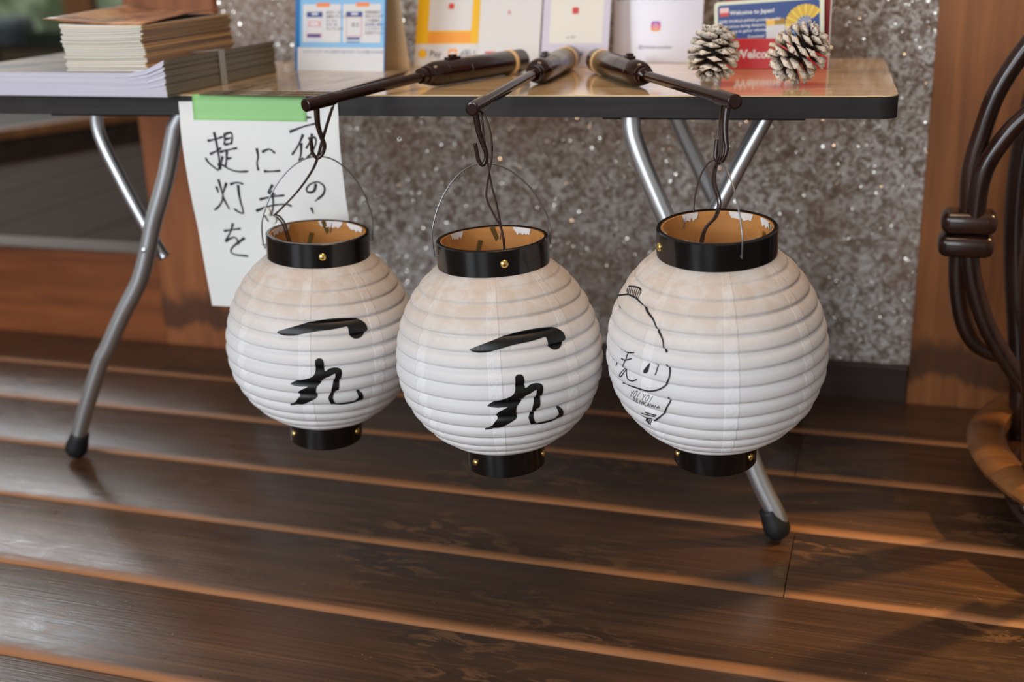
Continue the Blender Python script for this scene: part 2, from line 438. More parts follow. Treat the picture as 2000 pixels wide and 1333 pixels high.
def foot(parent, a, b):
    A, B = Vector(a), Vector(b); d = (A - B).normalized()
    e = Vector((B.x, B.y, B.z)) - d * .004
    prof = [(0, .0085), (.003, .0135), (.010, .0178), (.018, .0182), (.026, .0172), (.038, .0150), (.044, .0146), (.0445, .0128)]
    V, F = axis_lathe(e, e + d, prof, 24)
    zmin = min(v.z for v in V)
    V = [v + Vector((0, 0, .0004 - zmin)) for v in V]
    obj('rubber_foot', (V, F), M_rubber, parent, 'all')
for pts in (LEGL, LEGR, LEGLR, LEGRR):
    q = [tl(p) for p in pts]
    lg = obj('leg', tube(catmull(q, 5), .0127, 20), M_steel, table, 'sharp')
    foot(lg, q[-3], q[-1])
    # rivet at the pivot
    k = min(range(len(pts)), key=lambda i: abs(pts[i][2] - .366))
    p = Vector(q[k]); sgn = -1 if pts[k][1] < .2 else 1
    obj('pivot_rivet', tube([p + Vector((0, sgn * .0118, 0)), p + Vector((0, sgn * .0140, 0)), p + Vector((0, sgn * .0152, 0))], [.0042, .0040, .002], 14), M_steel, lg, 'sharp')
STL = [(-1.1284, .075, .5722), (-1.1287, .075, .5295), (-1.1008, .075, .4578), (-1.0725, .075, .3959), (-1.0538, .075, .3555), (-1.0458, .075, .3436)]
STR = [(-.1444, .075, .5722), (-.18, .075, .5006), (-.2046, .075, .4494), (-.2378, .075, .3822), (-.2445, .075, .369)]
for pts in (STL, STR):
    for yy in (.075, .345 if pts is STL else .315):
        obj('strut', tube(catmull([tl((x, yy, z)) for x, y, z in pts], 5), .0098, 16), M_steel, table, 'sharp')
for x in (-1.06, -.23):
    obj('under_rail', bbox(x - tcx - .13, x - tcx + .13, -TD / 2 + .05, -TD / 2 + .065, HT - TT - .010, HT - TT - .0002, .002), M_band, table)

# ------------------------------------------------------------------ paper lanterns
R0, BT, BB = .1235, .138, .121
ZT, ZB = .118, -.112
NB = 15
def base_r(z):
    b = BT if z >= 0 else BB
    return R0 * math.sqrt(max(0.02, 1 - (z / b) ** 2))
_tab = []; _s = 0; _p = None
for i in range(601):
    z = ZB + (ZT - ZB) * i / 600; q = (base_r(z), z)
    if _p: _s += math.hypot(q[0] - _p[0], q[1] - _p[1])
    _tab.append((_s, z)); _p = q
STOT = _s
def z_to_s(z):
    f = (z - ZB) / (ZT - ZB) * 600; i = max(0, min(599, int(f))); return _tab[i][0] + (_tab[i + 1][0] - _tab[i][0]) * (f - i)
def s_to_z(s):
    lo, hi = 0, 600
    while hi - lo > 1:
        mid = (lo + hi) // 2
        if _tab[mid][0] < s: lo = mid
        else: hi = mid
    a, b = _tab[lo], _tab[hi]; return a[1] + (b[1] - a[1]) * (s - a[0]) / max(1e-9, b[0] - a[0])
def lobes(z, th, seed=0):
    u = max(0.0, min(.99999, z_to_s(z) / STOT)) * NB
    k = int(u); f = u - k
    amp = .0013 + .0046 * (1 - u / NB)
    if u < 1 or u > NB - 1: amp *= .6
    amp *= 1 + .18 * math.sin(5 * th + seed + k * 1.7) * math.sin(2 * th - k)
    # soft rounded fold, fullest a little below the middle, pinched at each hoop
    f2 = f ** (.52 + .30 * u / NB)
    return amp * (1 - abs(2 * f2 - 1) ** 3) * 1.55 - amp * .75
def surf(th, z, off=0, seed=0):
    r = base_r(z) + lobes(z, th, seed)
    # surface normal in the r-z plane of the ellipsoid
    b = BT if z >= 0 else BB
    nr, nz = r / R0 ** 2, z / b ** 2; l = math.hypot(nr, nz); nr /= l; nz /= l
    r += off * nr; zz = z + off * nz
    return Vector((r * math.sin(th), -r * math.cos(th), zz))
def body_mesh(seed):
    ns, per = 112, 9; V, F = [], []
    nz = NB * per
    for i in range(nz + 1):
        z = s_to_z(STOT * i / nz)
        for k in range(ns): V.append(surf(2 * PI * k / ns, z, 0, seed))
    for i in range(nz):
        for k in range(ns): F.append((i * ns + k, i * ns + (k + 1) % ns, (i + 1) * ns + (k + 1) % ns, (i + 1) * ns + k))
    return V, F
def paper_material():
    m = bpy.data.materials.new('white_lantern_paper'); m.use_nodes = True; t = NT(m); b = pb(m)
    tc = t.new('ShaderNodeTexCoord'); sep = t.new('ShaderNodeSeparateXYZ'); t.link(tc.outputs['Object'], sep.inputs[0])
    at_ = t.math('ARCTAN2', sep.outputs['X'], sep.outputs['Y'])
    ph = t.math('FRACT', t.math('MULTIPLY', t.math('ADD', at_, .35), 8 / (2 * PI)))
    strip = t.math('MULTIPLY', t.mapr(ph, .0, .012), t.mapr(ph, .17, .155))
    zl = sep.outputs['Z']
    n1 = t.noise(tc.outputs['Object'], 38, 4, .6, .4); n2 = t.noise(tc.outputs['Object'], 420, 2, .6)
    # settled dust on the shoulders: tan, blotchy, stronger on the upper folds
    dust = t.math('MULTIPLY', t.mapr(zl, .155, .245), t.mapr(n1, .30, .62, .45, 1.0))
    speck = t.math('MULTIPLY', t.mapr(n2, .60, .72), t.mapr(zl, .13, .23, .15, .8))
    col = t.mix(strip, lin((236, 234, 234)), lin((246, 245, 246)))
    col = t.mix(t.math('MULTIPLY', dust, .68), col, lin((208, 184, 160)))
    col = t.mix(t.math('MULTIPLY', speck, .30), col, lin((176, 150, 126)))
    t.link(col, b.inputs['Base Color'])
    b.inputs['Roughness'].default_value = .62; b.inputs['Specular IOR Level'].default_value = .35
    cr = t.noise(tc.outputs['Object'], 160, 3, .6, 1.5)
    h = t.math('ADD', t.math('MULTIPLY', strip, t.math('ADD', .6, t.math('MULTIPLY', cr, 1.4))), t.math('MULTIPLY', n1, .5))
    nb = t.bump(h, .36, .0016); t.link(nb, b.inputs['Normal'])
    tr = t.new('ShaderNodeBsdfTranslucent'); t.link(col, tr.inputs[0])
    ms = t.new('ShaderNodeMixShader'); ms.inputs[0].default_value = .16
    out = t.n['Material Output']; t.link(b.outputs[0], ms.inputs[1]); t.link(tr.outputs[0], ms.inputs[2]); t.link(ms.outputs[0], out.inputs[0])
    return m
M_paper = paper_material()
M_black = mat('black_lacquer', (9, 9, 10), .24, coat=.4)
M_liner = wood('orange_wood_liner', (176, 112, 54), (214, 152, 86), 'X', .55, .5, rnd=False)
M_flap = mat('torn_white_paper', (232, 226, 222), .8)
M_brass = mat('polished_brass', (244, 208, 128), .24, metal=1)
M_oldbrass = mat('brass_strip', (170, 150, 96), .35, metal=1)
M_wire = mat('galvanised_wire', (150, 152, 154), .35, metal=1)
M_ink = mat('black_ink', (12, 12, 13), .38)
M_ink.use_nodes = True
M_line = mat('thin_black_print', (26, 25, 26), .6)
M_brownplastic = mat('dark_brown_plastic', (40, 19, 14), .16, spec=.55)
M_brownsoft = mat('brown_cord', (52, 32, 24), .45)
M_clear = mat('clear_plastic', (250, 250, 250), .05, trans=1, ior=1.3)
M_led = mat('white_plastic', (225, 225, 220), .4)

def map_poly(poly, rot, seed, off=.0006):
    """flat outline in (theta, z) cut fine and wrapped on the folded paper"""
    bm = bmesh.new()
    vs_ = [bm.verts.new((th * R0, z, 0)) for th, z in poly]
    bm.faces.new(vs_)
    bmesh.ops.triangulate(bm, faces=bm.faces[:])
    us = [v.co.x for v in bm.verts]; zs = [v.co.y for v in bm.verts]
    z = min(zs)
    while z < max(zs):
        bmesh.ops.bisect_plane(bm, geom=bm.verts[:] + bm.edges[:] + bm.faces[:], plane_co=(0, z, 0), plane_no=(0, 1, 0)); z += .0012
    u = min(us)
    while u < max(us):
        bmesh.ops.bisect_plane(bm, geom=bm.verts[:] + bm.edges[:] + bm.faces[:], plane_co=(u, 0, 0), plane_no=(1, 0, 0)); u += .004
    bm.verts.index_update()
    V = [surf(v.co.x / R0 + rot, v.co.y, off, seed) for v in bm.verts]; F = [tuple(v.index for v in f.verts) for f in bm.faces]
    bm.free(); return V, F
def smooth_poly(poly, n=3):
    P = catmull([(a, b, 0) for a, b in poly], n, True); return [(p.x, p.y) for p in P]
def map_line(line, rot, seed, wd=.0011, off=.0005, soft=True):
    P = catmull([(th * R0, z, 0) for th, z in line], 8) if soft else [Vector((th * R0, z, 0)) for th, z in line]
    Q = [P[0]]
    for p in P[1:]:
        d = (p - Q[-1]).length; k = max(1, int(d / .0015)); a = Q[-1]
        for i in range(1, k + 1): Q.append(a.lerp(p, i / k))
    V, F = [], []
    for i, p in enumerate(Q):
        t = (Q[min(i + 1, len(Q) - 1)] - Q[max(i - 1, 0)])
        t = t.normalized() if t.length > 1e-9 else Vector((1, 0, 0)); n = Vector((-t.y, t.x, 0)) * wd / 2
        for s in (-1, 1):
            q = p + n * s; V.append(surf(q.x / R0 + rot, q.y, off, seed))
    for i in range(len(Q) - 1): F.append((2 * i, 2 * i + 1, 2 * i + 3, 2 * i + 2))
    return V, F
ICHI = [(-0.1331, 0.0482), (-0.0533, 0.0521), (0.0946, 0.0573), (0.2911, 0.0627), (0.4743, 0.0645), (0.6411, 0.0632), (0.7622, 0.0598), (0.8266, 0.0542), (0.8373, 0.0464), (0.802, 0.0419), (0.7401, 0.0382), (0.6782, 0.0384), (0.6376, 0.0422), (0.6271, 0.0464), (0.6192, 0.0535), (0.5666, 0.0535), (0.4506, 0.0522), (0.2989, 0.0511), (0.1519, 0.048), (0.049, 0.0452), (-0.0534, 0.0443), (-0.1116, 0.046)]
MARU = [(0.2703, 0.016), (0.3013, 0.0185), (0.3361, 0.0173), (0.3508, 0.0124), (0.3548, 0.0013), (0.402, 0.0037), (0.4596, 0.0045), (0.5089, 0.0029), (0.5242, -0.0008), (0.5158, -0.0071), (0.4955, -0.0171), (0.4857, -0.0251), (0.4539, -0.0262), (0.4426, -0.0324), (0.4296, -0.0379), (0.4631, -0.0462), (0.539, -0.0483), (0.6464, -0.0469), (0.6904, -0.0427), (0.7046, -0.0403), (0.6845, -0.0296), (0.7478, -0.0361), (0.7648, -0.0469), (0.731, -0.0501), (0.6284, -0.0511), (0.5183, -0.0508), (0.4292, -0.049), (0.3997, -0.044), (0.3819, -0.0362), (0.4063, -0.0316), (0.4158, -0.0234), (0.4412, -0.0131), (0.4606, -0.0024), (0.3981, -0.0057), (0.341, -0.0085), (0.3154, -0.0146), (0.2746, -0.0188), (0.2609, -0.026), (0.2737, -0.0342), (0.23, -0.0385), (0.1563, -0.0436), (0.124, -0.0458), (0.0369, -0.0496), (-0.0509, -0.0511), (-0.0384, -0.0479), (0.0321, -0.0428), (0.0629, -0.0375), (0.0894, -0.0341), (0.0768, -0.0283), (0.1151, -0.0235), (0.1858, -0.0193), (0.0977, -0.0193), (0.001, -0.017), (0.0821, -0.0119), (0.1808, -0.008), (0.2303, -0.0055), (0.2615, -0.0007), (0.269, 0.0067)]
EMB = [
 [(-0.0153, 0.0844), (0.1082, 0.088), (0.2304, 0.0899), (0.3036, 0.0889), (0.3288, 0.085), (0.3353, 0.0815)],
 [(-0.0153, 0.0844), (0.013, 0.0806), (0.0303, 0.0766)], [(0.0229, 0.082), (0.0675, 0.0782)], [(0.04, 0.0845), (0.1083, 0.0793)], [(0.0849, 0.086), (0.1504, 0.0803)],
 [(0.1264, 0.0873), (0.1972, 0.0811)], [(0.1736, 0.088), (0.2402, 0.0814)], [(0.2176, 0.0887), (0.2773, 0.0816)], [(0.2662, 0.0888), (0.3117, 0.0814)],
 [(-0.267, 0.0636), (-0.0812, 0.0718), (0.0575, 0.0774), (0.2087, 0.0808), (0.3253, 0.0812), (0.4429, 0.0789), (0.5525, 0.0746), (0.6575, 0.0706), (0.7154, 0.0654), (0.7538, 0.0596), (0.8035, 0.0559), (0.8362, 0.0512), (0.8542, 0.0435), (0.8823, 0.0407)],
 [(-0.0243, 0.0611), (0.0888, 0.0638)], [(-0.2086, 0.0634), (-0.1774, 0.0611)],
 [(0.3001, 0.0251), (0.3508, 0.0249), (0.4372, 0.0271), (0.5352, 0.031)], [(0.3588, 0.0172), (0.4035, 0.0174), (0.4488, 0.0193), (0.4933, 0.0221)],
 [(0.4097, 0.0242), (0.4264, 0.0194), (0.4029, 0.0113), (0.3708, 0.0027), (0.3424, -0.0037), (0.3498, -0.0053), (0.3838, -0.0018), (0.4012, 0.0041), (0.387, 0.0064), (0.4109, 0.0046), (0.4481, 0.0005), (0.4773, -0.0026), (0.5247, -0.0024), (0.5574, -0.0006), (0.5855, 0.0017)],
 [(0.792, 0.027), (0.8013, 0.023), (0.8008, 0.0176), (0.7935, 0.0145)],
 [(0.8957, 0.0289), (0.9072, 0.0256), (0.9293, 0.0209), (0.9294, 0.0149), (0.9103, 0.009), (0.882, 0.0034), (0.8284, -0.0016), (0.7526, -0.0058), (0.6857, -0.0075), (0.5845, -0.0082), (0.4858, -0.0099), (0.409, -0.0124), (0.3322, -0.0144)],
 [(0.1644, 0.0072), (0.2123, 0.006), (0.2462, 0.0023)],
 [(0.9242, -0.0076), (0.9263, -0.0142), (0.9026, -0.0209), (0.8715, -0.0289), (0.826, -0.0353), (0.7763, -0.0413), (0.7216, -0.0469)],
 [(0.5859, -0.0413), (0.6657, -0.0404), (0.7536, -0.0391)], [(0.6345, -0.0379), (0.7013, -0.0376), (0.7684, -0.0371)], [(0.5541, -0.0467), (0.6182, -0.0462), (0.7085, -0.0436)],
 [(0.5564, -0.0474), (0.5875, -0.0503), (0.6489, -0.0554)], [(0.5793, -0.048), (0.5906, -0.0536)], [(0.6038, -0.0481), (0.6125, -0.0544)], [(0.6301, -0.0474), (0.6297, -0.0554)], [(0.654, -0.0472), (0.6489, -0.0554)]]
LET = [
 [(0.4947, -0.0164), (0.5074, -0.0191), (0.5236, -0.015)], [(0.5074, -0.0191), (0.4943, -0.0233)],
 [(0.5502, -0.0146), (0.5296, -0.0189), (0.5319, -0.0223), (0.5546, -0.0205), (0.5675, -0.0172), (0.563, -0.0145), (0.5502, -0.0146)], [(0.597, -0.0144), (0.5778, -0.0218)],
 [(0.6408, -0.0149), (0.652, -0.0177), (0.6695, -0.0145)], [(0.652, -0.0177), (0.6387, -0.0213)],
 [(0.6918, -0.0143), (0.6757, -0.018), (0.6777, -0.021), (0.6952, -0.0203), (0.7086, -0.0167), (0.7054, -0.0143), (0.6918, -0.0143)], [(0.7428, -0.014), (0.7263, -0.0203)],
 [(0.5269, -0.0232), (0.5607, -0.0225)], [(0.5476, -0.0227), (0.5308, -0.0277)],
 [(0.5988, -0.0221), (0.5738, -0.0223), (0.5577, -0.0274), (0.584, -0.027)], [(0.5661, -0.0248), (0.5885, -0.0246)],
 [(0.6029, -0.0268), (0.6185, -0.022), (0.6337, -0.0264), (0.6481, -0.0219)], [(0.6639, -0.0218), (0.6475, -0.0269)], [(0.6892, -0.0218), (0.6554, -0.0247), (0.6761, -0.027)],
 [(0.69, -0.027), (0.7166, -0.0218), (0.721, -0.0266)], [(0.7009, -0.0253), (0.7204, -0.0251)],
 [(0.7408, -0.0216), (0.7411, -0.0266), (0.7635, -0.0223), (0.7677, -0.0264), (0.7923, -0.0218)], [(0.7954, -0.0259), (0.8201, -0.0216), (0.829, -0.0251)], [(0.8048, -0.0243), (0.8251, -0.0241)]]
DROP = [(0.7087, 0.0243), (0.7197, 0.0206), (0.7184, 0.0165), (0.6972, 0.0134), (0.67, 0.0131), (0.6674, 0.0155), (0.6831, 0.0192)]

ZO = .143      # height of the fullest girth above the lantern's foot
def up(vf, dz=ZO): return [Vector(v) + Vector((0, 0, dz)) for v in vf[0]], vf[1]
def pol(r, th, z): return Vector((r * math.sin(th), -r * math.cos(th), z))
def lantern(label, girth, axis, rot, apex, prints, seed, brot, tops):
    ax = Vector(axis).normalized(); fr = Vector((0, -1, 0)); fr = (fr - ax * fr.dot(ax)).normalized(); sx = ax.cross(fr)
    bx_ = -fr
    t = thing('paper_lantern', label, 'lantern', group='paper lanterns hanging off the table')
    base = Vector(girth) - ax * ZO
    Mx = Matrix(((sx.x, bx_.x, ax.x, base.x), (sx.y, bx_.y, ax.y, base.y), (sx.z, bx_.z, ax.z, base.z), (0, 0, 0, 1)))
    t.matrix_world = Mx
    inv = Mx.inverted()
    body = obj('paper_body', up(body_mesh(seed)), M_paper, t, 'all')
    # rims
    rt, zt0, zt1, th = .0668, .1160, .1475, .0048
    ring = [(rt - .0006, zt0), (rt, zt0 + .0006), (rt, zt1 - .0012), (rt - .0012, zt1), (rt - th, zt1), (rt - th, zt0)]
    top = obj('top_ring', up(lathe(ring, 72, 0, True)), M_black, t, 'sharp')
    obj('wooden_liner', up(lathe([(rt - th - .0002, .088), (rt - th - .0002, zt1 - .0014), (rt - th - .0022, zt1 - .0014), (rt - th - .0022, .088)], 64, 0, True)), M_liner, top, 'sharp')
    rb, zb0, zb1 = .0490, -.1425, -.1105
    ring = [(rb - .004, zb0), (rb - .0008, zb0), (rb, zb0 + .0008), (rb, zb1), (rb - .004, zb1)]
    bot = obj('bottom_ring', up(lathe(ring, 60, 0, True)), M_black, t, 'sharp')
    obj('bottom_disc', up(lathe([(.001, -.1405), (rb - .0042, -.1405), (rb - .0042, -.136), (.001, -.136)], 40)), M_liner, bot, 'sharp')
    # rivets
    def rivet(parent, r, a, z, R=.0050):
        A = pol(r - .0005, a, z + ZO); d = pol(1, a, 0)
        prof = [(0, R), (.0010, R), (.0022, R * .86), (.0032, R * .55), (.0036, R * .1)]
        obj('rivet', axis_lathe(A, A + d, prof, 18), M_brass, parent, 'all')
    for a in (rot, rot + PI): rivet(top, rt, a, .1315)
    for k in range(3): rivet(bot, rb, brot + PI / 3 + k * 2 * PI / 3, -.1265, .0045)
    # bail wire, hooked into both sides of the ring
    ap = inv @ Vector(apex); zh = .1335 + ZO; H = ap.z - zh
    pts = []
    for s, seq in ((-1, (0, 1, 2, 3, 4)), (1, (3, 2, 1, 0))):
        for i in seq:
            rr, f = ((.0705, .02), (.0695, .30), (.053, .66), (.027, .92), (0, 1.0))[i]
            p = pol(rr, rot + s * PI / 2, 0); k = f * f
            pts.append(Vector((p.x + ap.x * k, p.y + ap.y * k, zh + H * f)))
    pin = lambda s: [pol(.0655, rot + s * PI / 2, zh), pol(.0700, rot + s * PI / 2, zh - .0012)]
    pts = pin(-1) + pts + pin(1)[::-1]
    obj('bail_wire', tube(catmull(pts, 7), .0010, 8), M_wire, t, 'all')
    # inside of the mouth: torn paper edges, staples, brass strip
    rnd = random.Random(seed)
    ri = rt - th - .0028
    for k in range(tops):
        a0 = rot + .5 + k * 2 * PI / tops + rnd.uniform(-.2, .2); span = rnd.uniform(.35, .75); n = 10; V, F = [], []
        for i in range(n + 1):
            a = a0 + span * i / n; dn = .004 + .004 * abs(math.sin(i * 1.3 + k)) + rnd.uniform(0, .0025)
            if i in (0, n): dn = .002
            V += [pol(ri, a, zt1 - .001 + ZO), pol(ri - .0006, a, zt1 - .001 - dn + ZO), pol(ri - .0004, a, zt1 - .001 + ZO)]
        for i in range(n): F += [(3 * i, 3 * i + 1, 3 * i + 4, 3 * i + 3), (3 * i + 1, 3 * i + 2, 3 * i + 5, 3 * i + 4)]
        obj('paper_flap', (V, F), M_flap, top)
    for k, a in enumerate((rot + 1.25, rot - 1.3, rot + 2.75)):
        A = pol(ri - .0004, a, zt1 - .004 + ZO); B = pol(ri - .0004, a + .05, zt1 - .017 + ZO)
        obj('staple', tube([A, B], .0006, 6), M_wire, top)
    a = rot + PI * .94
    V, F = bbox(-.0028, .0028, -.0004, .0004, -.024, 0, .0002, 1)
    for (aa, zz, tl_) in ((a, zt1 - .0006, .35), (a + .26, zt1 - .016, -.25)):
        o = obj('brass_strip', (V, F), M_oldbrass, top); o.location = pol(ri - .0012, aa, zz + ZO); o.rotation_euler = (-.10, tl_, aa)
    # lamp inside and clear loop at the foot
    lamp = obj('led_socket', up(lathe([(.006, -.136), (.009, -.136), (.009, -.10), (.006, -.098), (.005, -.08), (.0005, -.078)], 20)), M_led, t, 'sharp')
    ring_pts = [Vector((.008 * math.cos(q), 0, -.002 + .0085 * math.sin(q))) for q in [PI + PI * i / 14 for i in range(15)]]
    obj('clear_loop', tube(ring_pts, .0011, 8), M_clear, t, 'all')
    # printing
    prints(body, seed)
    return t
def pr_ichimaru(rot):
    def f(body, seed):
        obj('printed_character', up(map_poly(smooth_poly(ICHI), rot, seed)), M_ink, body)
        obj('printed_character', up(map_poly(smooth_poly(MARU, 2), rot, seed)), M_ink, body)
    return f
def pr_emblem(rot):
    def f(body, seed):
        parts = [map_line(l, rot, seed, .0014 if i not in (9, 16, 18) else .0019) for i, l in enumerate(EMB)] + [map_poly(smooth_poly(DROP), rot, seed)]
        obj('line_emblem', up(join(*parts)), M_line, body)
        obj('lettering', up(join(*[map_line(l, rot, seed, .0007, .0005, False) for l in LET])), M_line, body)
    return f
R_ = math.radians
lantern('white paper lantern nearest the calligraphy sheet, bold black characters facing front', (-.7048, -.1474, .2922), (.0476, -.0017, .9989), R_(30.7), (-.6894, -.1479, .5372), pr_ichimaru(.0524 + .068), 1.3, R_(24.5), 6)
lantern('white paper lantern in the middle, bold black characters slanting upward', (-.4358, -.2059, .3098), (-.0274, -.001, .9996), R_(29.7), (-.4489, -.2049, .5448), pr_ichimaru(.192), 2.6, R_(29), 4)
lantern('white paper lantern nearest the pinecones, thin line drawing and YOI YOI TENKAWA lettering', (-.1743, -.2000, .3366), (-.0068, -.0729, .9973), R_(-60), (-.1750, -.2099, .5551), pr_emblem(-1.1868), 4.1, R_(5), 6)

# ------------------------------------------------------------------ lantern handles with hooks and cords
M_rband = mat('cream_rubber_band', (238, 198, 142), .6)
def handle(label, tip, butt, hookx, hookb, cords, clip=None, hw=.020):
    tip, butt = Vector(tip), Vector(butt); GL = .205
    d = butt - tip; hd = Vector((d.x, d.y, 0)).normalized()
    G = butt - hd * GL; G.z = butt.z                      # shoulder of the grip, which lies level on the table
    L = GL
    rax = (G - tip).normalized(); RL = (G - tip).length   # the slimmer rod dips a little towards its tip
    ax = (butt - G).normalized()
    root = G + ax * (GL * .5); root.z = HT
    t = thing('lantern_handle', label, 'lantern handle', root, group='lantern handles lying on the table')
    P = lambda V: sub(V, root)
    def turned(name, prof, m=M_brownplastic, ns=32, parent=t, caps=True, A=G, B=butt):
        V, F = axis_lathe(A, B, prof, ns, caps); return obj(name, (P(V), F), m, parent, 'sharp')
    g0 = -.012
    turned('rod', [(.004, .0066), (RL + .006, .0066)], A=tip, B=G)
    turned('tip_cap', [(0, .0074), (.0006, .0082), (.047, .0082), (.0478, .0070)], A=tip, B=G)
    turned('tip_plug', [(-.0008, .0060), (.0008, .0060)], A=tip, B=G)
    turned('collar', [(g0 - .006, .0072), (g0 - .006, .0104), (g0 + .004, .0106), (g0 + .004, .0126), (g0 + .010, .0128), (g0 + .012, .0146)])
    grip = turned('grip', [(g0 + .012, .0120), (g0 + .016, .0152), (g0 + .024, .0170), (g0 + .038, .0173), (g0 + .0382, .0169), (g0 + .0388, .0169), (g0 + .039, .0173), (g0 + .085, .0173), (g0 + .0852, .0170), (g0 + .0858, .0170), (g0 + .086, .0173), (L - .003, .0173), (L - .0006, .0158), (L, .012)])
    b0 = L - .034
    turned('rubber_band', [(b0, .0174), (b0 + .0008, .0182), (b0 + .0066, .0182), (b0 + .0074, .0174)], M_rband)
    # slide switch on the upper side of the grip
    zc = Vector((0, 0, 1)); side = ax.cross(zc).normalized(); upv = side.cross(ax).normalized()
    s0 = G + ax * (g0 + .062) + upv * .0164
    V, F = bbox(-.013, .013, -.0045, .0045, 0, .0036, .001, 2)
    sb = obj('switch_base', (P([s0 + ax * v[0] + side * v[1] + upv * v[2] for v in V]), F), M_brownplastic, grip, 'sharp')
    V, F = bbox(-.006, .006, -.0040, .0040, .0034, .0066, .0012, 2)
    obj('switch_slider', (P([s0 + ax * v[0] + side * v[1] + upv * v[2] for v in V]), F), M_brownplastic, grip, 'sharp')
    # hook
    A = Vector(hookx); B = Vector(hookb)      # stem top on the rod, lowest point of the hook
    h = A.z - B.z; hx = CRX
    pr = [(0.0, 0), (.06, .34), (.25, .58), (.46, .78), (.32, .95), (0, 1.03), (-.30, .93), (-.36, .76), (-.40, .60)]
    pts = [A.lerp(B, min(1, f)) + hx * (dx_ * hw) + Vector((0, 0, -max(0, f - 1) * h)) for dx_, f in pr]
    cp = catmull(pts, 6); n = len(cp)
    rr = [.0040 - .0016 * min(1, 2.2 * i / n) for i in range(n)]
    obj('hook', (P(tube(cp, rr, 12)[0]), tube(cp, rr, 12)[1]), M_brownplastic, t, 'all')
    for c in cords:
        V, F = tube(catmull(c, 6), .00125, 8); obj('cord', (P(V), F), M_brownsoft, t, 'all')
    if clip:
        c = Vector(clip)
        for k, (dx_, dz) in enumerate(((-.004, .006), (.004, -.005))):
            V, F = lathe([(.0005, -.0022), (.0052, -.0022), (.0058, 0), (.0052, .0022), (.0005, .0022)], 16)
            V = [c + Vector((dx_ + v[0], v[2], dz + v[1])) for v in V]
            obj('cord_clip', (P(V), F), M_led, t, 'sharp')
    return t
CRX = Vector((.9533, .3004, 0)).normalized()
def sh(pts, dx_=0, dy_=0, dz=0): return [Vector(p) + Vector((dx_, dy_, dz)) for p in pts]
c1 = [(-.6667, -.1417, .5985), (-.6738, -.1421, .5821), (-.6844, -.1427, .5563), (-.6918, -.1431, .5367), (-.702, -.1436, .5169), (-.7244, -.1449, .4898), (-.7521, -.1464, .4642), (-.7605, -.1469, .4572), (-.757, -.143, .4535), (-.752, -.140, .444), (-.748, -.139, .426), (-.735, -.142, .38)]
handle('dark brown lantern handle on the table beside the blue card, pointing left', (-.69, -.168, .6037), (-.5332, .2337, .6176), (-.6839, -.1500, .5990), (-.6894, -.1479, .5372),
       [c1, sh(c1, .0022, .0012, .0022)], (-.7655, -.1475, .457))
c2a = [(-.4468, -.2020, .6045), (-.4381, -.2043, .5831), (-.4367, -.2042, .5565), (-.442, -.2045, .5296), (-.4454, -.2047, .5053), (-.4386, -.2043, .4872), (-.4293, -.2038, .469), (-.4256, -.2036, .4486), (-.425, -.203, .39)]
c2b = [(-.4488, -.2010, .6045), (-.4451, -.2027, .562), (-.4413, -.2025, .5322), (-.4383, -.2023, .5142), (-.434, -.202, .496), (-.4309, -.2019, .4777), (-.4269, -.2017, .4481), (-.427, -.201, .39)]
handle('dark brown lantern handle on the table lying almost straight towards the viewer', (-.455, -.2152, .6088), (-.4720, .2840, .6176), (-.4555, -.2035, .6030), (-.4489, -.2049, .5448), [c2a, c2b], None, .013)
c3 = [(-.1775, -.1790, .6145), (-.1767, -.200, .5967), (-.1753, -.2099, .5636), (-.1804, -.2102, .5467), (-.1811, -.2102, .5298), (-.175, -.2099, .51), (-.1785, -.2101, .4927), (-.191, -.2108, .4749), (-.197, -.211, .43)]
handle('dark brown lantern handle on the table beside the pinecones, pointing right', (-.1595, -.209, .6190), (-.4185, .2340, .6176), (-.1700, -.1935, .6125), (-.1750, -.2099, .5551),
       [c3, sh(c3, .0026, .0014, .001)], None, .014)

# ------------------------------------------------------------------ calligraphy sheet and green tape
PZ = [(.5911, -.0018), (.572, -.0022), (.5700, -.0024), (.555, -.0050), (.519, -.0050), (.46, .0010), (.405, .011), (.341, .0175), (.2863, .025)]
def pyz(z):
    for (a, ya), (b, yb) in zip(PZ, PZ[1:]):
        if b <= z <= a: return ya + (yb - ya) * (a - z) / (a - b)
    return PZ[0][1] if z > PZ[0][0] else PZ[-1][1]
def psm(z): return sum(pyz(z + d) for d in (-.016, -.008, 0, .008, .016)) / 5 if z < .56 else pyz(z)
sheet = thing('calligraphy_sheet', 'white paper sheet with hand brushed Japanese writing taped to the table edge', 'sign', TW(-.8278, 0, .2863), TY)
V, F = [], []; nz, nx = 40, 6
for side in (0, -.00025):
    for i in range(nz + 1):
        z = .5911 - (.5911 - .2863) * i / nz
        for k in range(nx + 1):
            u = k / nx; x = -.9459 + .2368 * u
            V.append((x + .8278, psm(z) + side - .0012 * math.sin(u * PI) * (i / nz), z - .2863))
n1_ = (nz + 1) * (nx + 1)
for i in range(nz):
    for k in range(nx):
        a = i * (nx + 1) + k; q = (a, a + 1, a + nx + 2, a + nx + 1); F.append(q); F.append(tuple(n1_ + j for j in q[::-1]))
obj('sheet', (V, F), mat('white_drawing_paper', (236, 235, 232), .7), sheet, 'all')
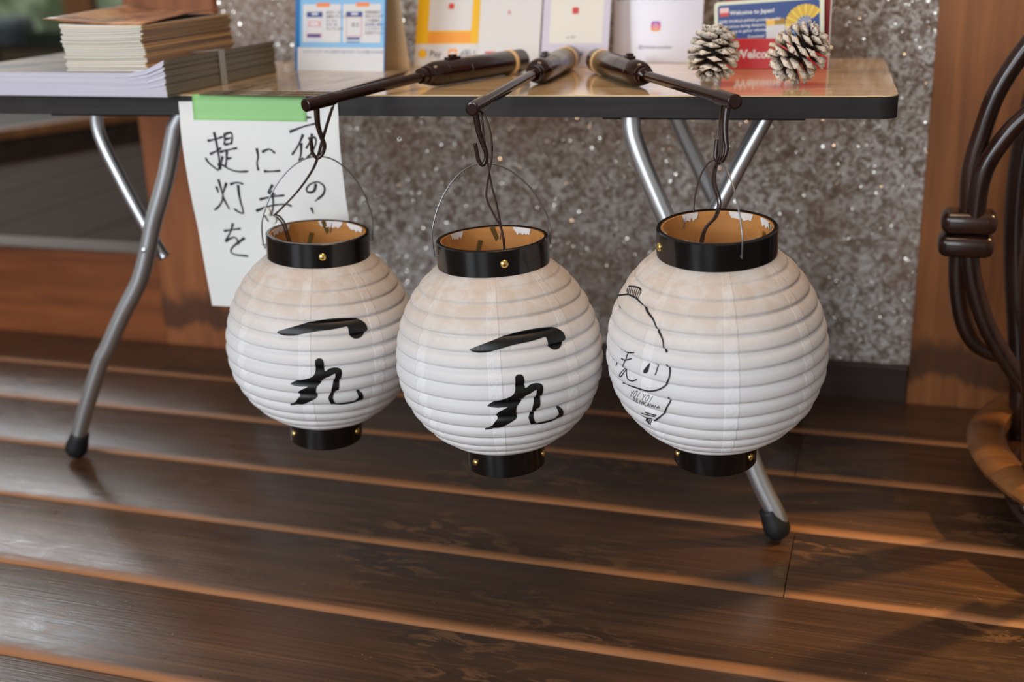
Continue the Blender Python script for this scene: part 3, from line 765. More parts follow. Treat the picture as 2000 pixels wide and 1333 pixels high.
STROKES = [
  [(-0.9058, 0.5374), (-0.8939, 0.5398), (-0.8819, 0.5433)], [(-0.8947, 0.5496), (-0.8929, 0.538), (-0.8918, 0.5223), (-0.8918, 0.5086), (-0.8952, 0.4965), (-0.9, 0.4992), (-0.9065, 0.5044), (-0.9106, 0.5095), (-0.9123, 0.5141)],
  [(-0.9047, 0.5188), (-0.8953, 0.5227), (-0.8862, 0.528)], [(-0.8791, 0.5462), (-0.8796, 0.5382), (-0.8811, 0.5319)], [(-0.8801, 0.5462), (-0.869, 0.549), (-0.8676, 0.5416), (-0.8706, 0.5327)],
  [(-0.8789, 0.54), (-0.8691, 0.5419)], [(-0.8803, 0.5324), (-0.8707, 0.534)], [(-0.8892, 0.5219), (-0.8759, 0.5252), (-0.8616, 0.5279)], [(-0.8781, 0.5236), (-0.8812, 0.5088), (-0.8839, 0.5013)],
  [(-0.879, 0.5129), (-0.8721, 0.5142)], [(-0.8858, 0.5161), (-0.8895, 0.5063), (-0.8924, 0.497)], [(-0.8953, 0.5044), (-0.888, 0.5036), (-0.8779, 0.4977), (-0.8648, 0.4945), (-0.8489, 0.4952)],
  [(-0.8323, 0.528), (-0.8316, 0.5164), (-0.8345, 0.5072), (-0.834, 0.4964)], [(-0.8249, 0.5228), (-0.8136, 0.5269), (-0.8052, 0.5213)], [(-0.8258, 0.4959), (-0.8156, 0.4956), (-0.8008, 0.497)],
  [(-0.7564, 0.5702), (-0.7482, 0.5702)], [(-0.7811, 0.5509), (-0.7604, 0.558), (-0.7367, 0.5635)], [(-0.7612, 0.5478), (-0.7698, 0.5328), (-0.7807, 0.5194)], [(-0.7652, 0.5361), (-0.767, 0.5218), (-0.7709, 0.5105), (-0.764, 0.5156)],
  [(-0.7481, 0.5488), (-0.7522, 0.5378), (-0.7588, 0.5285)], [(-0.7542, 0.5417), (-0.7446, 0.5436), (-0.744, 0.5353), (-0.7518, 0.522), (-0.7603, 0.5147)],
  [(-0.8978, 0.4829), (-0.896, 0.4689), (-0.8955, 0.457), (-0.9027, 0.4447), (-0.9134, 0.4366)], [(-0.903, 0.4723), (-0.9014, 0.4629)], [(-0.8862, 0.478), (-0.8945, 0.4619)], [(-0.8961, 0.4575), (-0.889, 0.4385)],
  [(-0.8809, 0.4758), (-0.8699, 0.4788), (-0.8603, 0.4767)], [(-0.8687, 0.4753), (-0.8696, 0.4577), (-0.8684, 0.442), (-0.8686, 0.4334), (-0.8753, 0.4352), (-0.8819, 0.4399)],
  [(-0.9046, 0.4052), (-0.8918, 0.4076), (-0.8771, 0.4098)], [(-0.8879, 0.4174), (-0.8945, 0.4043), (-0.9053, 0.3893)], [(-0.9053, 0.3893), (-0.8935, 0.3953), (-0.887, 0.3948), (-0.8843, 0.3851)],
  [(-0.8736, 0.3957), (-0.8864, 0.3875), (-0.8962, 0.3797), (-0.899, 0.3735), (-0.8938, 0.3697), (-0.8832, 0.3686), (-0.8718, 0.368)],
  [(-0.7503, 0.4794), (-0.7545, 0.4692), (-0.7628, 0.4667), (-0.7656, 0.4712), (-0.7593, 0.4783), (-0.7475, 0.482), (-0.7388, 0.4757), (-0.7414, 0.4649), (-0.7551, 0.4542)],
  [(-0.8155, 0.4767), (-0.8246, 0.4653)], [(-0.8246, 0.4653), (-0.8133, 0.4625)], [(-0.8394, 0.4545), (-0.8213, 0.4588), (-0.7997, 0.4617)], [(-0.8478, 0.4374), (-0.8239, 0.4456), (-0.8011, 0.4485), (-0.7914, 0.4457)],
  [(-0.818, 0.4687), (-0.8197, 0.4469), (-0.8284, 0.4248)], [(-0.8362, 0.4331), (-0.8339, 0.4259), (-0.8309, 0.4223)], [(-0.8438, 0.384), (-0.8419, 0.3804)], [(-0.7628, 0.4447), (-0.761, 0.4359)]]
CHARS = [(0, 12), (12, 15), (15, 21), (21, 27), (27, 31), (31, 32), (32, 38), (38, 40)]
def brush(line):
    P = catmull([(a, b, 0) for a, b in line], 8); V, F = [], []; n = len(P)
    for i, p in enumerate(P):
        t = (P[min(i + 1, n - 1)] - P[max(i - 1, 0)]).normalized(); f = i / (n - 1)
        wd = .00185 * (1.15 - .55 * math.sin(f * PI * .9)) * (1 if f < .96 else .5)
        nn = Vector((-t.y, t.x, 0)) * wd
        for s in (-1, 1):
            q = p + nn * s; u = (q.x + .9459) / .2368; i_ = (.5911 - q.y) / (.5911 - .2863)
            V.append((q.x + .8278, psm(q.y) - .0009 - .0012 * math.sin(u * PI) * i_, q.y - .2863))
    for i in range(n - 1): F.append((2 * i, 2 * i + 1, 2 * i + 3, 2 * i + 2))
    return V, F
M_brush = mat('brush_ink', (34, 31, 36), .6)
for a, b in CHARS: obj('brushed_character', join(*[brush(l) for l in STROKES[a:b]]), M_brush, sheet)
def tape_mat():
    m = mat('green_adhesive_tape', (104, 190, 108), .42); t = NT(m); b = pb(m)
    tc = t.new('ShaderNodeTexCoord'); sep = t.new('ShaderNodeSeparateXYZ'); t.link(tc.outputs['Object'], sep.inputs[0])
    wv = t.math('SINE', t.math('MULTIPLY', sep.outputs['X'], 2 * PI / .0021))
    n = t.noise(t.coords('Object', (30, 30, 60)).outputs[0], 1, 4, .6)
    col = t.mix(t.mapr(wv, -.6, .9), lin((146, 226, 126)), lin((206, 250, 188)))
    col = t.mix(t.mapr(n, .45, .7, 0, .35), col, lin((170, 226, 140)))
    t.link(col, b.inputs['Base Color']); b.inputs['Alpha'].default_value = .58
    t.link(t.bump(wv, .3, .0004), b.inputs['Normal'])
    return m
V, F = [], []
prof = [(.0085, .60028), (.0015, .60028), (-.0006, .5996), (-.0016, .5935), (-.0025, .5905), (-.0029, .584), (-.0031, .572), (-.0040, .5665), (-.0046, .5662)]
nx = 24
for k in range(nx + 1):
    u = k / nx
    for (y, z) in prof:
        V.append((-.9245 + .1700 * u + .8395, y, z - .566 - .0016 * u * (1 if z < .57 else 0)))
m_ = len(prof)
for k in range(nx):
    for j in range(m_ - 1): F.append((k * m_ + j, k * m_ + j + 1, (k + 1) * m_ + j + 1, (k + 1) * m_ + j))
tp = tag(obj('adhesive_tape', (V, F), tape_mat(), None, 'all', TW(-.8395, 0, .566), (0, 0, TY)), 'strip of ribbed green tape holding the written sheet to the table edge', 'tape')
so_ = tp.modifiers.new('thickness', 'SOLIDIFY'); so_.thickness = .00012; so_.offset = 1

# ------------------------------------------------------------------ magazines and leaflets on the table
M_page = mat('lilac_white_page_edges', (206, 202, 214), .8)
def page_mat(name, a, b, sz):
    m = mat(name, a, .8); t = NT(m)
    tc = t.new('ShaderNodeTexCoord'); sep = t.new('ShaderNodeSeparateXYZ'); t.link(tc.outputs['Object'], sep.inputs[0])
    mp = t.coords('Object', (3, 3, sz)); n = t.noise(mp.outputs[0], 1, 3, .6)
    t.link(t.ramp(n, [(.35, lin(a)), (.65, lin(b))]), pb(m).inputs['Base Color']); return m
M_page = page_mat('lilac_white_page_edges', (192, 188, 204), (222, 218, 230), 1800)
M_cover = mat('olive_grey_cover', (104, 98, 76), .4); M_covedge = mat('tan_cover_edge', (186, 172, 136), .5)
def cover_top():
    m = mat('glossy_blue_grey_cover', (110, 118, 124), .55, spec=.25); t = NT(m)
    n = t.noise(t.coords('Object', (9, 9, 9)).outputs[0], 1, 4, .6, .5)
    t.link(t.ramp(n, [(.35, lin((84, 94, 104))), (.5, lin((128, 122, 112))), (.66, lin((150, 140, 124)))]), pb(m).inputs['Base Color']); return m
M_covertop = cover_top()
def curved_block(x0, x1, y0, y1, zl, zh, n=14, dx0=0, dx1=0):
    V, F = [], []
    for i in range(n + 1):
        u = i / n; x = x0 + (x1 - x0) * u
        V += [(x, y0, zl(u)), (x, y1, zl(u)), (x, y1, zh(u)), (x, y0, zh(u))]
    for i in range(n):
        a = 4 * i; b = a + 4
        for j in range(4): F.append((a + j, a + (j + 1) % 4, b + (j + 1) % 4, b + j))
    F += [(0, 1, 2, 3), (4 * n, 4 * n + 1, 4 * n + 2, 4 * n + 3)]
    return V, F
NM = 16
ORD = ['', '', 'second', 'third', 'fourth', 'fifth', 'sixth', 'seventh', 'eighth', 'ninth', 'tenth', 'eleventh', 'twelfth', 'thirteenth', 'fourteenth', 'fifteenth', 'sixteenth', 'seventeenth', 'eighteenth', 'nineteenth', 'twentieth', 'twenty-first']
def pitch(u):
    e = max(0, (u - .89) / .11); return .00205 + .00105 * e * e * (3 - 2 * e)
magroot = TW(-.945, -.030, HT)
for k in range(NM):
    nm = {0: 'bottom magazine of the thick stack on the table', NM - 1: 'topmost magazine of the thick stack, under the small booklets'}.get(k)
    lab = nm or ORD[k + 1] + ' magazine from the bottom of the thick stack, olive spine, at the table end'
    j = random.uniform(-.0012, .0012); j2 = random.uniform(-.001, .001)
    t = thing('magazine', lab, 'magazine', magroot, TY - .07, 'magazines in the thick stack')
    a, b = k + .06, k + .94
    obj('pages', curved_block(-.39 + j, -.0012 + j, j2, .30 + j2, lambda u: a * pitch(u), lambda u: b * pitch(u)), M_page, t)
    c = curved_block(-.391 + j, 0 + j, j2 + .0005, .3005 + j2, lambda u: b * pitch(u), lambda u: (k + 1) * pitch(u) - .00003)
    obj('front_cover', c, M_covertop if k == NM - 1 else M_covedge, t)
    obj('back_cover', curved_block(-.391 + j, 0 + j, j2 + .0005, .3005 + j2, lambda u: k * pitch(u), lambda u: a * pitch(u)), M_covedge, t)
    obj('spine', box(-.0011 + j, .0002 + j, j2 + .0004, .3 + j2, (k + .10) * pitch(1), (k + .66) * pitch(1)), M_cover, t)
# clear strap round the magazine stack
hs = NM * pitch(1)
strap = obj('strap', join(box(.0018, .0026, .135, .15, .0006, hs + .002), box(-.2, .0026, .135, .15, hs + .0006, hs + .002)), mat('grey_clear_strap', (176, 176, 172), .3, alpha=.7), None, False, magroot, (0, 0, TY - .07))
bm = bmesh.new(); bm.from_mesh(strap.data)
for v in bm.verts:
    if v.co.z > hs - .0 and v.co.x < .0017:
        u = (v.co.x + .391) / .391; v.co.z = NM * pitch(max(0, u)) + (.0006 if v.co.z < hs + .001 else .0014)
bm.to_mesh(strap.data); bm.free()
tag(strap, 'grey see-through strap around the thick stack of magazines', 'strap')

# small booklets piled on the magazines
NL = 20
M_lpage = page_mat('cream_page_edges', (206, 198, 182), (234, 230, 220), 1500)
M_lcov = [mat('tan_cover_a', (150, 116, 78), .4), mat('tan_cover_b', (122, 98, 72), .4), mat('tan_cover_c', (176, 136, 86), .4), mat('tan_cover_d', (190, 150, 96), .4)]
def top_cov():
    m = mat('brown_photo_cover', (140, 96, 66), .3); t = NT(m)
    n = t.noise(t.coords('Object', (20, 14, 10)).outputs[0], 1, 4, .6, .8)
    t.link(t.ramp(n, [(.34, lin((84, 56, 40))), (.5, lin((158, 108, 72))), (.66, lin((206, 152, 100)))]), pb(m).inputs['Base Color']); return m
M_tcov = top_cov()
lz = HT + NM * .00205 + .0004
lroot = TW(-1.112, -.006, lz)
zacc = 0
for k in range(NL):
    h = .00285; a = zacc; zacc += h + .00008
    lab = {0: 'bottom booklet of the cream edged pile on the magazines'}.get(k, ORD[k + 1] + ' booklet from the bottom of the cream edged pile on the magazines')
    j, j2 = random.uniform(-.004, .004), random.uniform(-.003, .003)
    bend = .0022 * (k / NL)
    t = thing('booklet', lab, 'booklet', lroot, TY - .03 + random.uniform(-.012, .012), 'booklets piled on the magazines')
    cv = lambda u: bend * (2 * u - 1) ** 2
    obj('pages', curved_block(j, .127 + j, j2, .243 + j2, lambda u: a + cv(u), lambda u: a + h * .86 + cv(u), 8), M_lpage, t)
    obj('cover', curved_block(j - .0005, .1285 + j, j2 + .0006, .2435 + j2, lambda u: a + h * .86 + cv(u), lambda u: a + h + cv(u), 8), M_lcov[k % 4], t)
    obj('spine', box(.1272 + j, .1288 + j, j2 + .0006, .2435 + j2, a + bend + .0002, a + bend + h * .86), M_lcov[(k * 3 + 1) % 4], t)
a = zacc
t = thing('booklet', 'topmost booklet of the pile, brown cover curling up at its corner', 'booklet', lroot, TY - .03, 'booklets piled on the magazines')
V, F = [], []; n = 14; m2 = 10
for s in (0, .0012):
    for i in range(n + 1):
        for q in range(m2 + 1):
            u, v = i / n, q / m2; x = -.030 + .158 * u; y = .004 + .236 * v
            z = a + .0026 + .017 * (1 - u) ** 2 * (.55 + .45 * v) + .008 * (u ** 3) * v + .003 * math.sin(v * PI) * u + s
            V.append((x, y, z))
N1 = (n + 1) * (m2 + 1)
for i in range(n):
    for q in range(m2):
        e = i * (m2 + 1) + q; f = (e, e + 1, e + m2 + 2, e + m2 + 1); F.append(f); F.append(tuple(N1 + g for g in f[::-1]))
bd = [i * (m2 + 1) for i in range(n + 1)] + [n * (m2 + 1) + q for q in range(1, m2 + 1)] + [i * (m2 + 1) + m2 for i in range(n - 1, -1, -1)] + [q for q in range(m2 - 1, 0, -1)]
for i in range(len(bd)): e, f = bd[i], bd[(i + 1) % len(bd)]; F.append((e, f, N1 + f, N1 + e))
obj('cover', (V, F), M_tcov, t, 'all')
obj('pages', curved_block(-.004, .127, .003, .243, lambda u: a, lambda u: a + .0024 + .003 * (1 - u) ** 2, 8), M_lpage, t)

# flat brochures lying near the edge
def broch_mat():
    m = mat('glossy_brochure_print', (170, 148, 120), .12, spec=.6); t = NT(m)
    n = t.noise(t.coords('Object', (22, 10, 10)).outputs[0], 1, 5, .65, 1.2)
    t.link(t.ramp(n, [(.36, lin((96, 82, 66))), (.5, lin((168, 146, 118))), (.66, lin((204, 190, 170)))]), pb(m).inputs['Base Color']); return m
M_bro = broch_mat(); M_broe = mat('brown_brochure_edge', (74, 54, 40), .5)
blabs = ['lowest of the three flat brochures beside the magazine stack', 'middle one of the three flat brochures beside the magazine stack', 'top one of the three flat brochures, glossy photo cover, beside the magazine stack']
for k in range(3):
    r = TW(-.912 + .006 * k, -.004 + .004 * k, HT + .00175 * k + .0002)
    t = thing('brochure', blabs[k], 'brochure', r, TY - .10 + .02 * k, 'flat brochures beside the magazine stack')
    obj('pages', bbox(0, .19, 0, .262, 0, .0011, .0003, 1), M_broe, t)
    obj('cover', bbox(-.0006, .1908, .0002, .2624, .00115, .0016, .0002, 1), M_bro, t)

# ------------------------------------------------------------------ cards and holders on the table
M_cblue = mat('strong_blue_print', (30, 112, 178), .3); M_lblue = mat('light_blue_print', (134, 186, 226), .3)
M_white = mat('white_card', (218, 215, 214), .45); M_cream = mat('cream_card_back', (236, 206, 166), .6)
M_orange = mat('orange_print', (240, 134, 64), .4); M_navy = mat('navy_print', (58, 68, 130), .4); M_pink = mat('pink_print', (226, 150, 150), .5)
M_greyp = mat('pale_grey_print', (206, 212, 222), .5); M_txt = mat('blue_text', (52, 74, 150), .5); M_gtxt = mat('grey_text', (92, 92, 98), .5)
M_yel = mat('yellow_print', (240, 186, 24), .35); M_or2 = mat('amber_print', (244, 160, 60), .35)
M_red = mat('red_print', (206, 64, 56), .45); M_ltxt = mat('dark_text', (60, 60, 66), .5)
def panel(name, w_, h_, th, m, parent, tilt, loc=(0, 0, 0)):
    return obj(name, bbox(0, w_, -th / 2, th / 2, 0, h_, min(.0006, th * .3), 1), m, parent, False, loc, (-tilt, 0, 0))
def patch(name, parent, x0, x1, z0, z1, m, lift, th, r=0):
    y = -th / 2 - lift
    vf = prism(rrect(x0, x1, z0, z1, r), y, y + .00012) if r else box(x0, x1, y, y + .00012, z0, z1)
    return obj(name, vf, m, parent)
def pk(s): return s / 1355 * .16          # print measure to metres
# blue tent card
tent = thing('tent_card', 'blue and white folded tent card with two phone pictures', 'card', TW(-.8855, .2555, HT), TY - .155)
fp = panel('front_panel', .16, .235, .0012, M_cblue, tent, R_(10))
bp = panel('back_panel', .16, .235, .0012, M_cream, tent, R_(-10), (0, .0822, 0))
def yv(y): return (1110 - y) / 1110 * .121
def U(x): return pk(x - 45)
patch('print_panel', fp, U(120), U(1385), yv(735), .230, M_lblue, .0001, .0012)
patch('print_panel', fp, U(85), U(1385), yv(1080), yv(738), M_white, .0001, .0012)
for (x0, x1) in ((165, 740), (772, 1335)): patch('white_box', fp, U(x0), U(x1), yv(670), yv(145), M_white, .0003, .0012, .0022)
for (x0, x1) in ((375, 575), (970, 1165)): patch('orange_tab', fp, U(x0), U(x1), yv(180), yv(125), M_orange, .0005, .0012, .001)
for (x0, tall) in ((225, 0), (825, 1)):
    patch('phone_picture', fp, U(x0 - 12), U(x0 + 245), yv(668), yv(250), M_greyp, .0005, .0012, .001)
    patch('phone_header', fp, U(x0), U(x0 + 240), yv(322), yv(250), M_navy, .0007, .0012)
    patch('phone_header_pill', fp, U(x0 + 75), U(x0 + 175), yv(295), yv(262), M_greyp, .0009, .0012, .001)
    if not tall:
        patch('phone_screen', fp, U(x0 + 15), U(x0 + 235), yv(545), yv(328), M_white, .0007, .0012)
        patch('pink_frame', fp, U(x0 + 25), U(x0 + 215), yv(452), yv(375), M_pink, .0009, .0012, .001)
        patch('pink_frame_inner', fp, U(x0 + 50), U(x0 + 185), yv(440), yv(388), M_white, .0011, .0012, .001)
        patch('phone_button', fp, U(x0 + 0), U(x0 + 230), yv(603), yv(545), M_pink, .0007, .0012)
        patch('phone_button_fill', fp, U(x0 + 12), U(x0 + 215), yv(595), yv(555), M_navy, .0009, .0012)
    else:
        patch('pink_frame', fp, U(x0 + 5), U(x0 + 235), yv(585), yv(310), M_pink, .0007, .0012)
        patch('phone_screen', fp, U(x0 + 15), U(x0 + 225), yv(575), yv(322), M_white, .0009, .0012)
        patch('phone_button', fp, U(x0 + 15), U(x0 + 205), yv(628), yv(598), M_navy, .0007, .0012)
        patch('phone_button', fp, U(x0 + 10), U(x0 + 205), yv(668), yv(655), M_navy, .0007, .0012)
        text('phone_text', '表示', .0075, M_gtxt, fp, U(x0 + 78), yv(455), -.00165)
for x0, rows in ((520, ('該当クーポン', '画面を下にスク', 'ロールし', 'ボタンを', 'タップします')), (1105, ('利用画面が', '表示されます', 'この画面を', '会計時に提示', 'してスタッフへ', 'お見せ下さい'))):
    for i, rw in enumerate(rows): text('text_line', rw, .0053 if x0 > 1000 else .0052, M_txt if i in (3,) else M_gtxt, fp, U(x0), yv(275 + i * 56), -.0014)
text('text_line', 'ハッピーパスクーポンの表示で以下のサービスが受けられます', .0052, M_txt, fp, U(155), yv(815), -.0010)
text('text_line', '予約画面のクーポンの表示から利用画面を表示ください', .0058, M_txt, fp, U(195), yv(62), -.0010)

def stand_card(name, label, cat, x, y, w_, h_, m, tilt, rz=0, group=None):
    t = thing(name, label, cat, TW(x, y, HT + .0004), TY + rz, group)
    p = panel('front_panel', w_, h_, .0015, m, t, tilt)
    # easel prop at the back
    top = Vector((w_ / 2, h_ * .75 * math.sin(tilt) + .0012, h_ * .75 * math.cos(tilt)))
    e = obj('easel_prop', join(tube([top, Vector((w_ * .3, h_ * .75 * math.sin(tilt) + .06, .001))], .0009, 6), tube([top, Vector((w_ * .7, h_ * .75 * math.sin(tilt) + .06, .001))], .0009, 6)), M_led, t)
    return t, p
G4 = 'payment cards standing on the table'
ycard, yp = stand_card('payment_card', 'yellow and white payment card standing beside the blue tent card', 'card', -.7209, .350, .1085, .16, M_white, R_(19), -.05, G4)
patch('yellow_field', yp, .0002, .1082, .036, .159, M_yel, .0001, .0015)
patch('white_square', yp, .021, .094, .057, .138, M_white, .0003, .0015, .002)
patch('amber_bar', yp, .022, .094, .038, .054, M_or2, .0003, .0015)
patch('red_mark', yp, .0535, .0625, .0915, .1005, M_red, .0005, .0015, .001)
obj('logo_disc', prism([(.014 + .0075 * math.cos(i * PI / 12), .0205 + .0075 * math.sin(i * PI / 12)) for i in range(24)], -.00105, -.00095), M_yel, yp)
patch('logo_dot', yp, .0185, .0225, .0225, .0265, M_lblue, .0005, .0015, .0019)
text('logo_text', 'Pay', .0145, M_ltxt, yp, .026, .0155, -.0011, bold=.0001)
patch('logo_square', yp, .058, .073, .0135, .028, M_or2, .0003, .0015, .003)
patch('logo_square_bar', yp, .061, .070, .0185, .0235, M_white, .0005, .0015, .001)
text('logo_text', 'd払い', .0145, M_ltxt, yp, .077, .0155, -.0011, bold=.0001)
c2, p2 = stand_card('payment_card', 'plain white payment card in the middle with a small red letter mark', 'card', -.6115, .338, .101, .16, M_white, R_(17), -.05, G4)
text('red_letter', 'R', .010, M_red, p2, .046, .081, -.0010)
patch('red_logo', p2, .012, .030, .012, .024, M_red, .0002, .0015, .002)
c3, p3 = stand_card('payment_card', 'white payment card with a lilac border beside the rightmost handle', 'card', -.5085, .334, .107, .16, mat('lilac_white_card', (206, 200, 216), .45), R_(17), -.05, G4)
patch('white_square', p3, .012, .096, .036, .150, mat('ivory_print', (226, 222, 212), .5), .0001, .0015, .002)
patch('red_mark', p3, .047, .057, .081, .091, M_red, .0004, .0015, .0015)
text('caption', 'au PAY', .0050, M_gtxt, p3, .040, .044, -.0011)
text('logo_text', 'Pay', .0145, M_ltxt, p3, .048, .0165, -.0010, bold=.0001)
M_bl2 = mat('logo_blue', (60, 120, 210), .4)
star = []
for i in range(8):
    rr = .0085 if i % 2 == 0 else .0035; star.append((.088 + rr * math.cos(i * PI / 4), .0215 + rr * math.sin(i * PI / 4)))
obj('logo_star', prism(star, -.00105, -.00095), M_bl2, p3)
c4, p4 = stand_card('social_media_card', 'white laminated card with a small pink camera icon and handle name', 'card', -.4055, .398, .1415, .16, mat('laminated_white_card', (214, 212, 222), .12), R_(8), -.13)
text('text_line', '是非フォローしていただけると嬉しいです！', .0064, M_gtxt, p4, .068, .0945, -.0010, 'CENTER')
patch('rule', p4, .022, .118, .0895, .0899, M_greyp, .0002, .0015)
def insta():
    m = mat('sunset_gradient_print', (200, 110, 170), .5); t = NT(m)
    tc = t.new('ShaderNodeTexCoord'); sep = t.new('ShaderNodeSeparateXYZ'); t.link(tc.outputs['Object'], sep.inputs[0])
    f = t.mapr(sep.outputs['Z'], .0475, .0625, 0, 1, False)
    t.link(t.ramp(f, [(0, lin((250, 176, 90))), (.5, lin((226, 96, 130))), (1, lin((150, 90, 200)))]), pb(m).inputs['Base Color']); return m
patch('camera_icon', p4, .0605, .0755, .0475, .0625, insta(), .0002, .0015, .003)
ring = [(.068 + .0036 * math.cos(i * PI / 10), .055 + .0036 * math.sin(i * PI / 10)) for i in range(20)]
ring2 = [(.068 + .0024 * math.cos(i * PI / 10), .055 + .0024 * math.sin(i * PI / 10)) for i in range(20)]
V = [(a, -.00115, b) for a, b in ring + ring2]; F = [(i, (i + 1) % 20, 20 + (i + 1) % 20, 20 + i) for i in range(20)]
obj('camera_icon_ring', (V, F), M_white, p4)
text('handle_name', '@ichimaruryokan', .0074, M_ltxt, p4, .068, .0215, -.0010, 'CENTER')

# red leaflet holder with a blue leaflet
M_redbox = mat('red_card_holder', (190, 34, 38), .3); M_redback = mat('dark_red_card', (150, 28, 28), .5)
hold = thing('leaflet_holder', 'red cardboard leaflet holder with the word Welcome behind the pinecones', 'holder', TW(-.2265, .296, HT + .0004), TY - .02)
obj('back_panel', bbox(0, .150, .040, .042, 0, .20, .0006, 1), M_redback, hold)
fpk = obj('front_pocket', bbox(0, .150, 0, .0018, 0, .0430, .0006, 1), M_redbox, hold)
obj('side_panel', bbox(-.0018, -.0001, 0, .042, 0, .060, .0005, 1), M_redbox, hold)
obj('side_panel', bbox(.1501, .1518, 0, .042, 0, .13, .0005, 1), mat('clear_white_edge', (210, 206, 204), .4), hold)
obj('base_panel', bbox(0, .150, .0019, .0399, 0, .0012, .0004, 1), M_redbox, hold)
text('welcome_lettering', 'Welcome to', .0168, mat('silver_white_text', (226, 214, 212), .4), fpk, .0190, .0155, -.0003, bold=.0006)
leaf = thing('leaflet', 'blue leaflet with a yellow folding fan standing in the red holder', 'leaflet', TW(-.2265, .296, HT + .0020) + Vector((-.004, .020, .0)), TY - .02)
lf = obj('sheet', prism(rrect(-.008, .148, 0, .092, .006), -.0008, .0008), mat('pale_cream_border', (222, 226, 204), .45), leaf, False, (0, 0, 0), (-R_(6), R_(-3.0), 0))
LP = lambda n, x0, x1, z0, z1, m, l, r=0: patch(n, lf, x0, x1, z0, z1, m, l, .0016, r)
LP('blue_field', -.003, .142, .002, .087, mat('deep_blue_print', (26, 62, 132), .4), .0001, .004)
LP('logo_square', .000, .013, .071, .083, mat('pink_white_print', (236, 200, 200), .5), .0003, .001)
LP('logo_square_band', .000, .013, .071, .076, M_red, .0005)
M_wt = mat('white_text', (236, 236, 236), .5)
text('text_line', 'Welcome to Japan!', .0082, M_wt, lf,   .0145, .0725, -.0012, bold=.0002)
for i, s in enumerate(('SAFE WORLD-JAPAN provides useful', 'informations during disasters,', 'use the app to gather information', 'in English.')):
    text('text_line', s, .0056, M_wt, lf, -.001, .0615 - .0072 * i, -.0012, bold=.0001)
text('text_line', 'Download', .0056, M_wt, lf, .040, .0385, -.0012, bold=.0001)
LP('yellow_tab', .0665, .0785, .0545, .0635, M_yel, .0003)
LP('tan_tab', .0785, .0925, .0545, .0635, mat('ochre_print', (170, 130, 40), .5), .0003)
LP('white_square', .0665, .0925, .0320, .0545, M_white, .0003)
# folding fan: each rib segment
fc = (.122, .0520)
fan_m = [mat('fan_yellow', (240, 206, 78), .5), mat('fan_yellow_deep', (222, 182, 52), .5)]
for i in range(13):
    a0, a1 = math.radians(182 - i * 11), math.radians(182 - (i + .92) * 11); am = (a0 + a1) / 2
    q = [(fc[0] + r * math.cos(a), fc[1] + r * math.sin(a)) for r, a in ((.013, a0), (.0285, a0), (.0295, am), (.0285, a1), (.013, a1))]
    obj('fan_fold', prism(q, -.00125, -.00112), fan_m[i % 2], lf)
for i in range(7):
    a = math.radians(172 - i * 20); q = [(fc[0] + r * math.cos(a + d / max(r, .004)), fc[1] + r * math.sin(a + d / max(r, .004))) for r, d in ((.003, -.0005), (.013, -.0009), (.013, .0009), (.003, .0005))]
    obj('fan_rib', prism(q, -.00125, -.00112), M_greyp, lf)
for i in range(3):
    pts = [(.098 + k * .004, .042 - i * .006 + .0016 * math.sin(k * 1.1 + i)) for k in range(12)]
    q = [(a, b + .0011) for a, b in pts] + [(a, b - .0011) for a, b in pts[::-1]]
    obj('wave_line', prism(q, -.00115, -.00105), fan_m[0] if i % 2 else M_lblue, lf)

# ------------------------------------------------------------------ pinecones, each scale on its own
def scale_mesh():
    # narrow inner stalk, flaring to a thick rhombic tip; outwards along +x
    secs = [(0, .10, .04), (.35, .20, .05), (.68, .36, .08), (.86, .44, .12), (.97, .36, .15), (1.05, .15, .09)]
    V, F = [], []
    for i, (x, wd, th) in enumerate(secs):
        lift = -.10 * x * x
        V += [(x, -wd, lift), (x, 0, lift + th), (x, wd, lift), (x, 0, lift - th * .9)]
    n = len(secs)
    for i in range(n - 1):
        for j in range(4): F.append((4 * i + j, 4 * i + (j + 1) % 4, 4 * i + 4 + (j + 1) % 4, 4 * i + 4 + j))
    F += [(3, 2, 1, 0), tuple(4 * (n - 1) + j for j in range(4))]
    return V, F
def scale_mat():
    m = mat('frosted_pinecone_scale', rough=.75); t = NT(m)
    tc = t.new('ShaderNodeTexCoord'); sep = t.new('ShaderNodeSeparateXYZ'); t.link(tc.outputs['Object'], sep.inputs[0])
    oi = t.new('ShaderNodeObjectInfo'); add = t.new('ShaderNodeVectorMath', operation='ADD'); t.link(tc.outputs['Object'], add.inputs[0])
    cx = t.new('ShaderNodeCombineXYZ'); t.link(t.math('MULTIPLY', oi.outputs['Random'], 50), cx.inputs[0]); t.link(cx.outputs[0], add.inputs[1])
    n = t.noise(add.outputs[0], 4.5, 4, .65, .3)
    f = t.math('MULTIPLY', t.mapr(sep.outputs['X'], .56, .78), t.mapr(n, .36, .48))
    t.link(t.mix(f, t.mix(n, lin((34, 22, 18)), lin((84, 58, 44))), lin((226, 216, 202))), pb(m).inputs['Base Color'])
    return m
M_scale = scale_mat(); M_core = mat('dark_cone_core', (30, 20, 16), .8)
me_scale = bpy.data.meshes.new('scale'); _v, _f = scale_mesh(); me_scale.from_pydata(_v, [], _f); me_scale.update(); me_scale.materials.append(M_scale)
_b = bmesh.new(); _b.from_mesh(me_scale); bmesh.ops.recalc_face_normals(_b, faces=_b.faces[:]); _b.to_mesh(me_scale); _b.free()
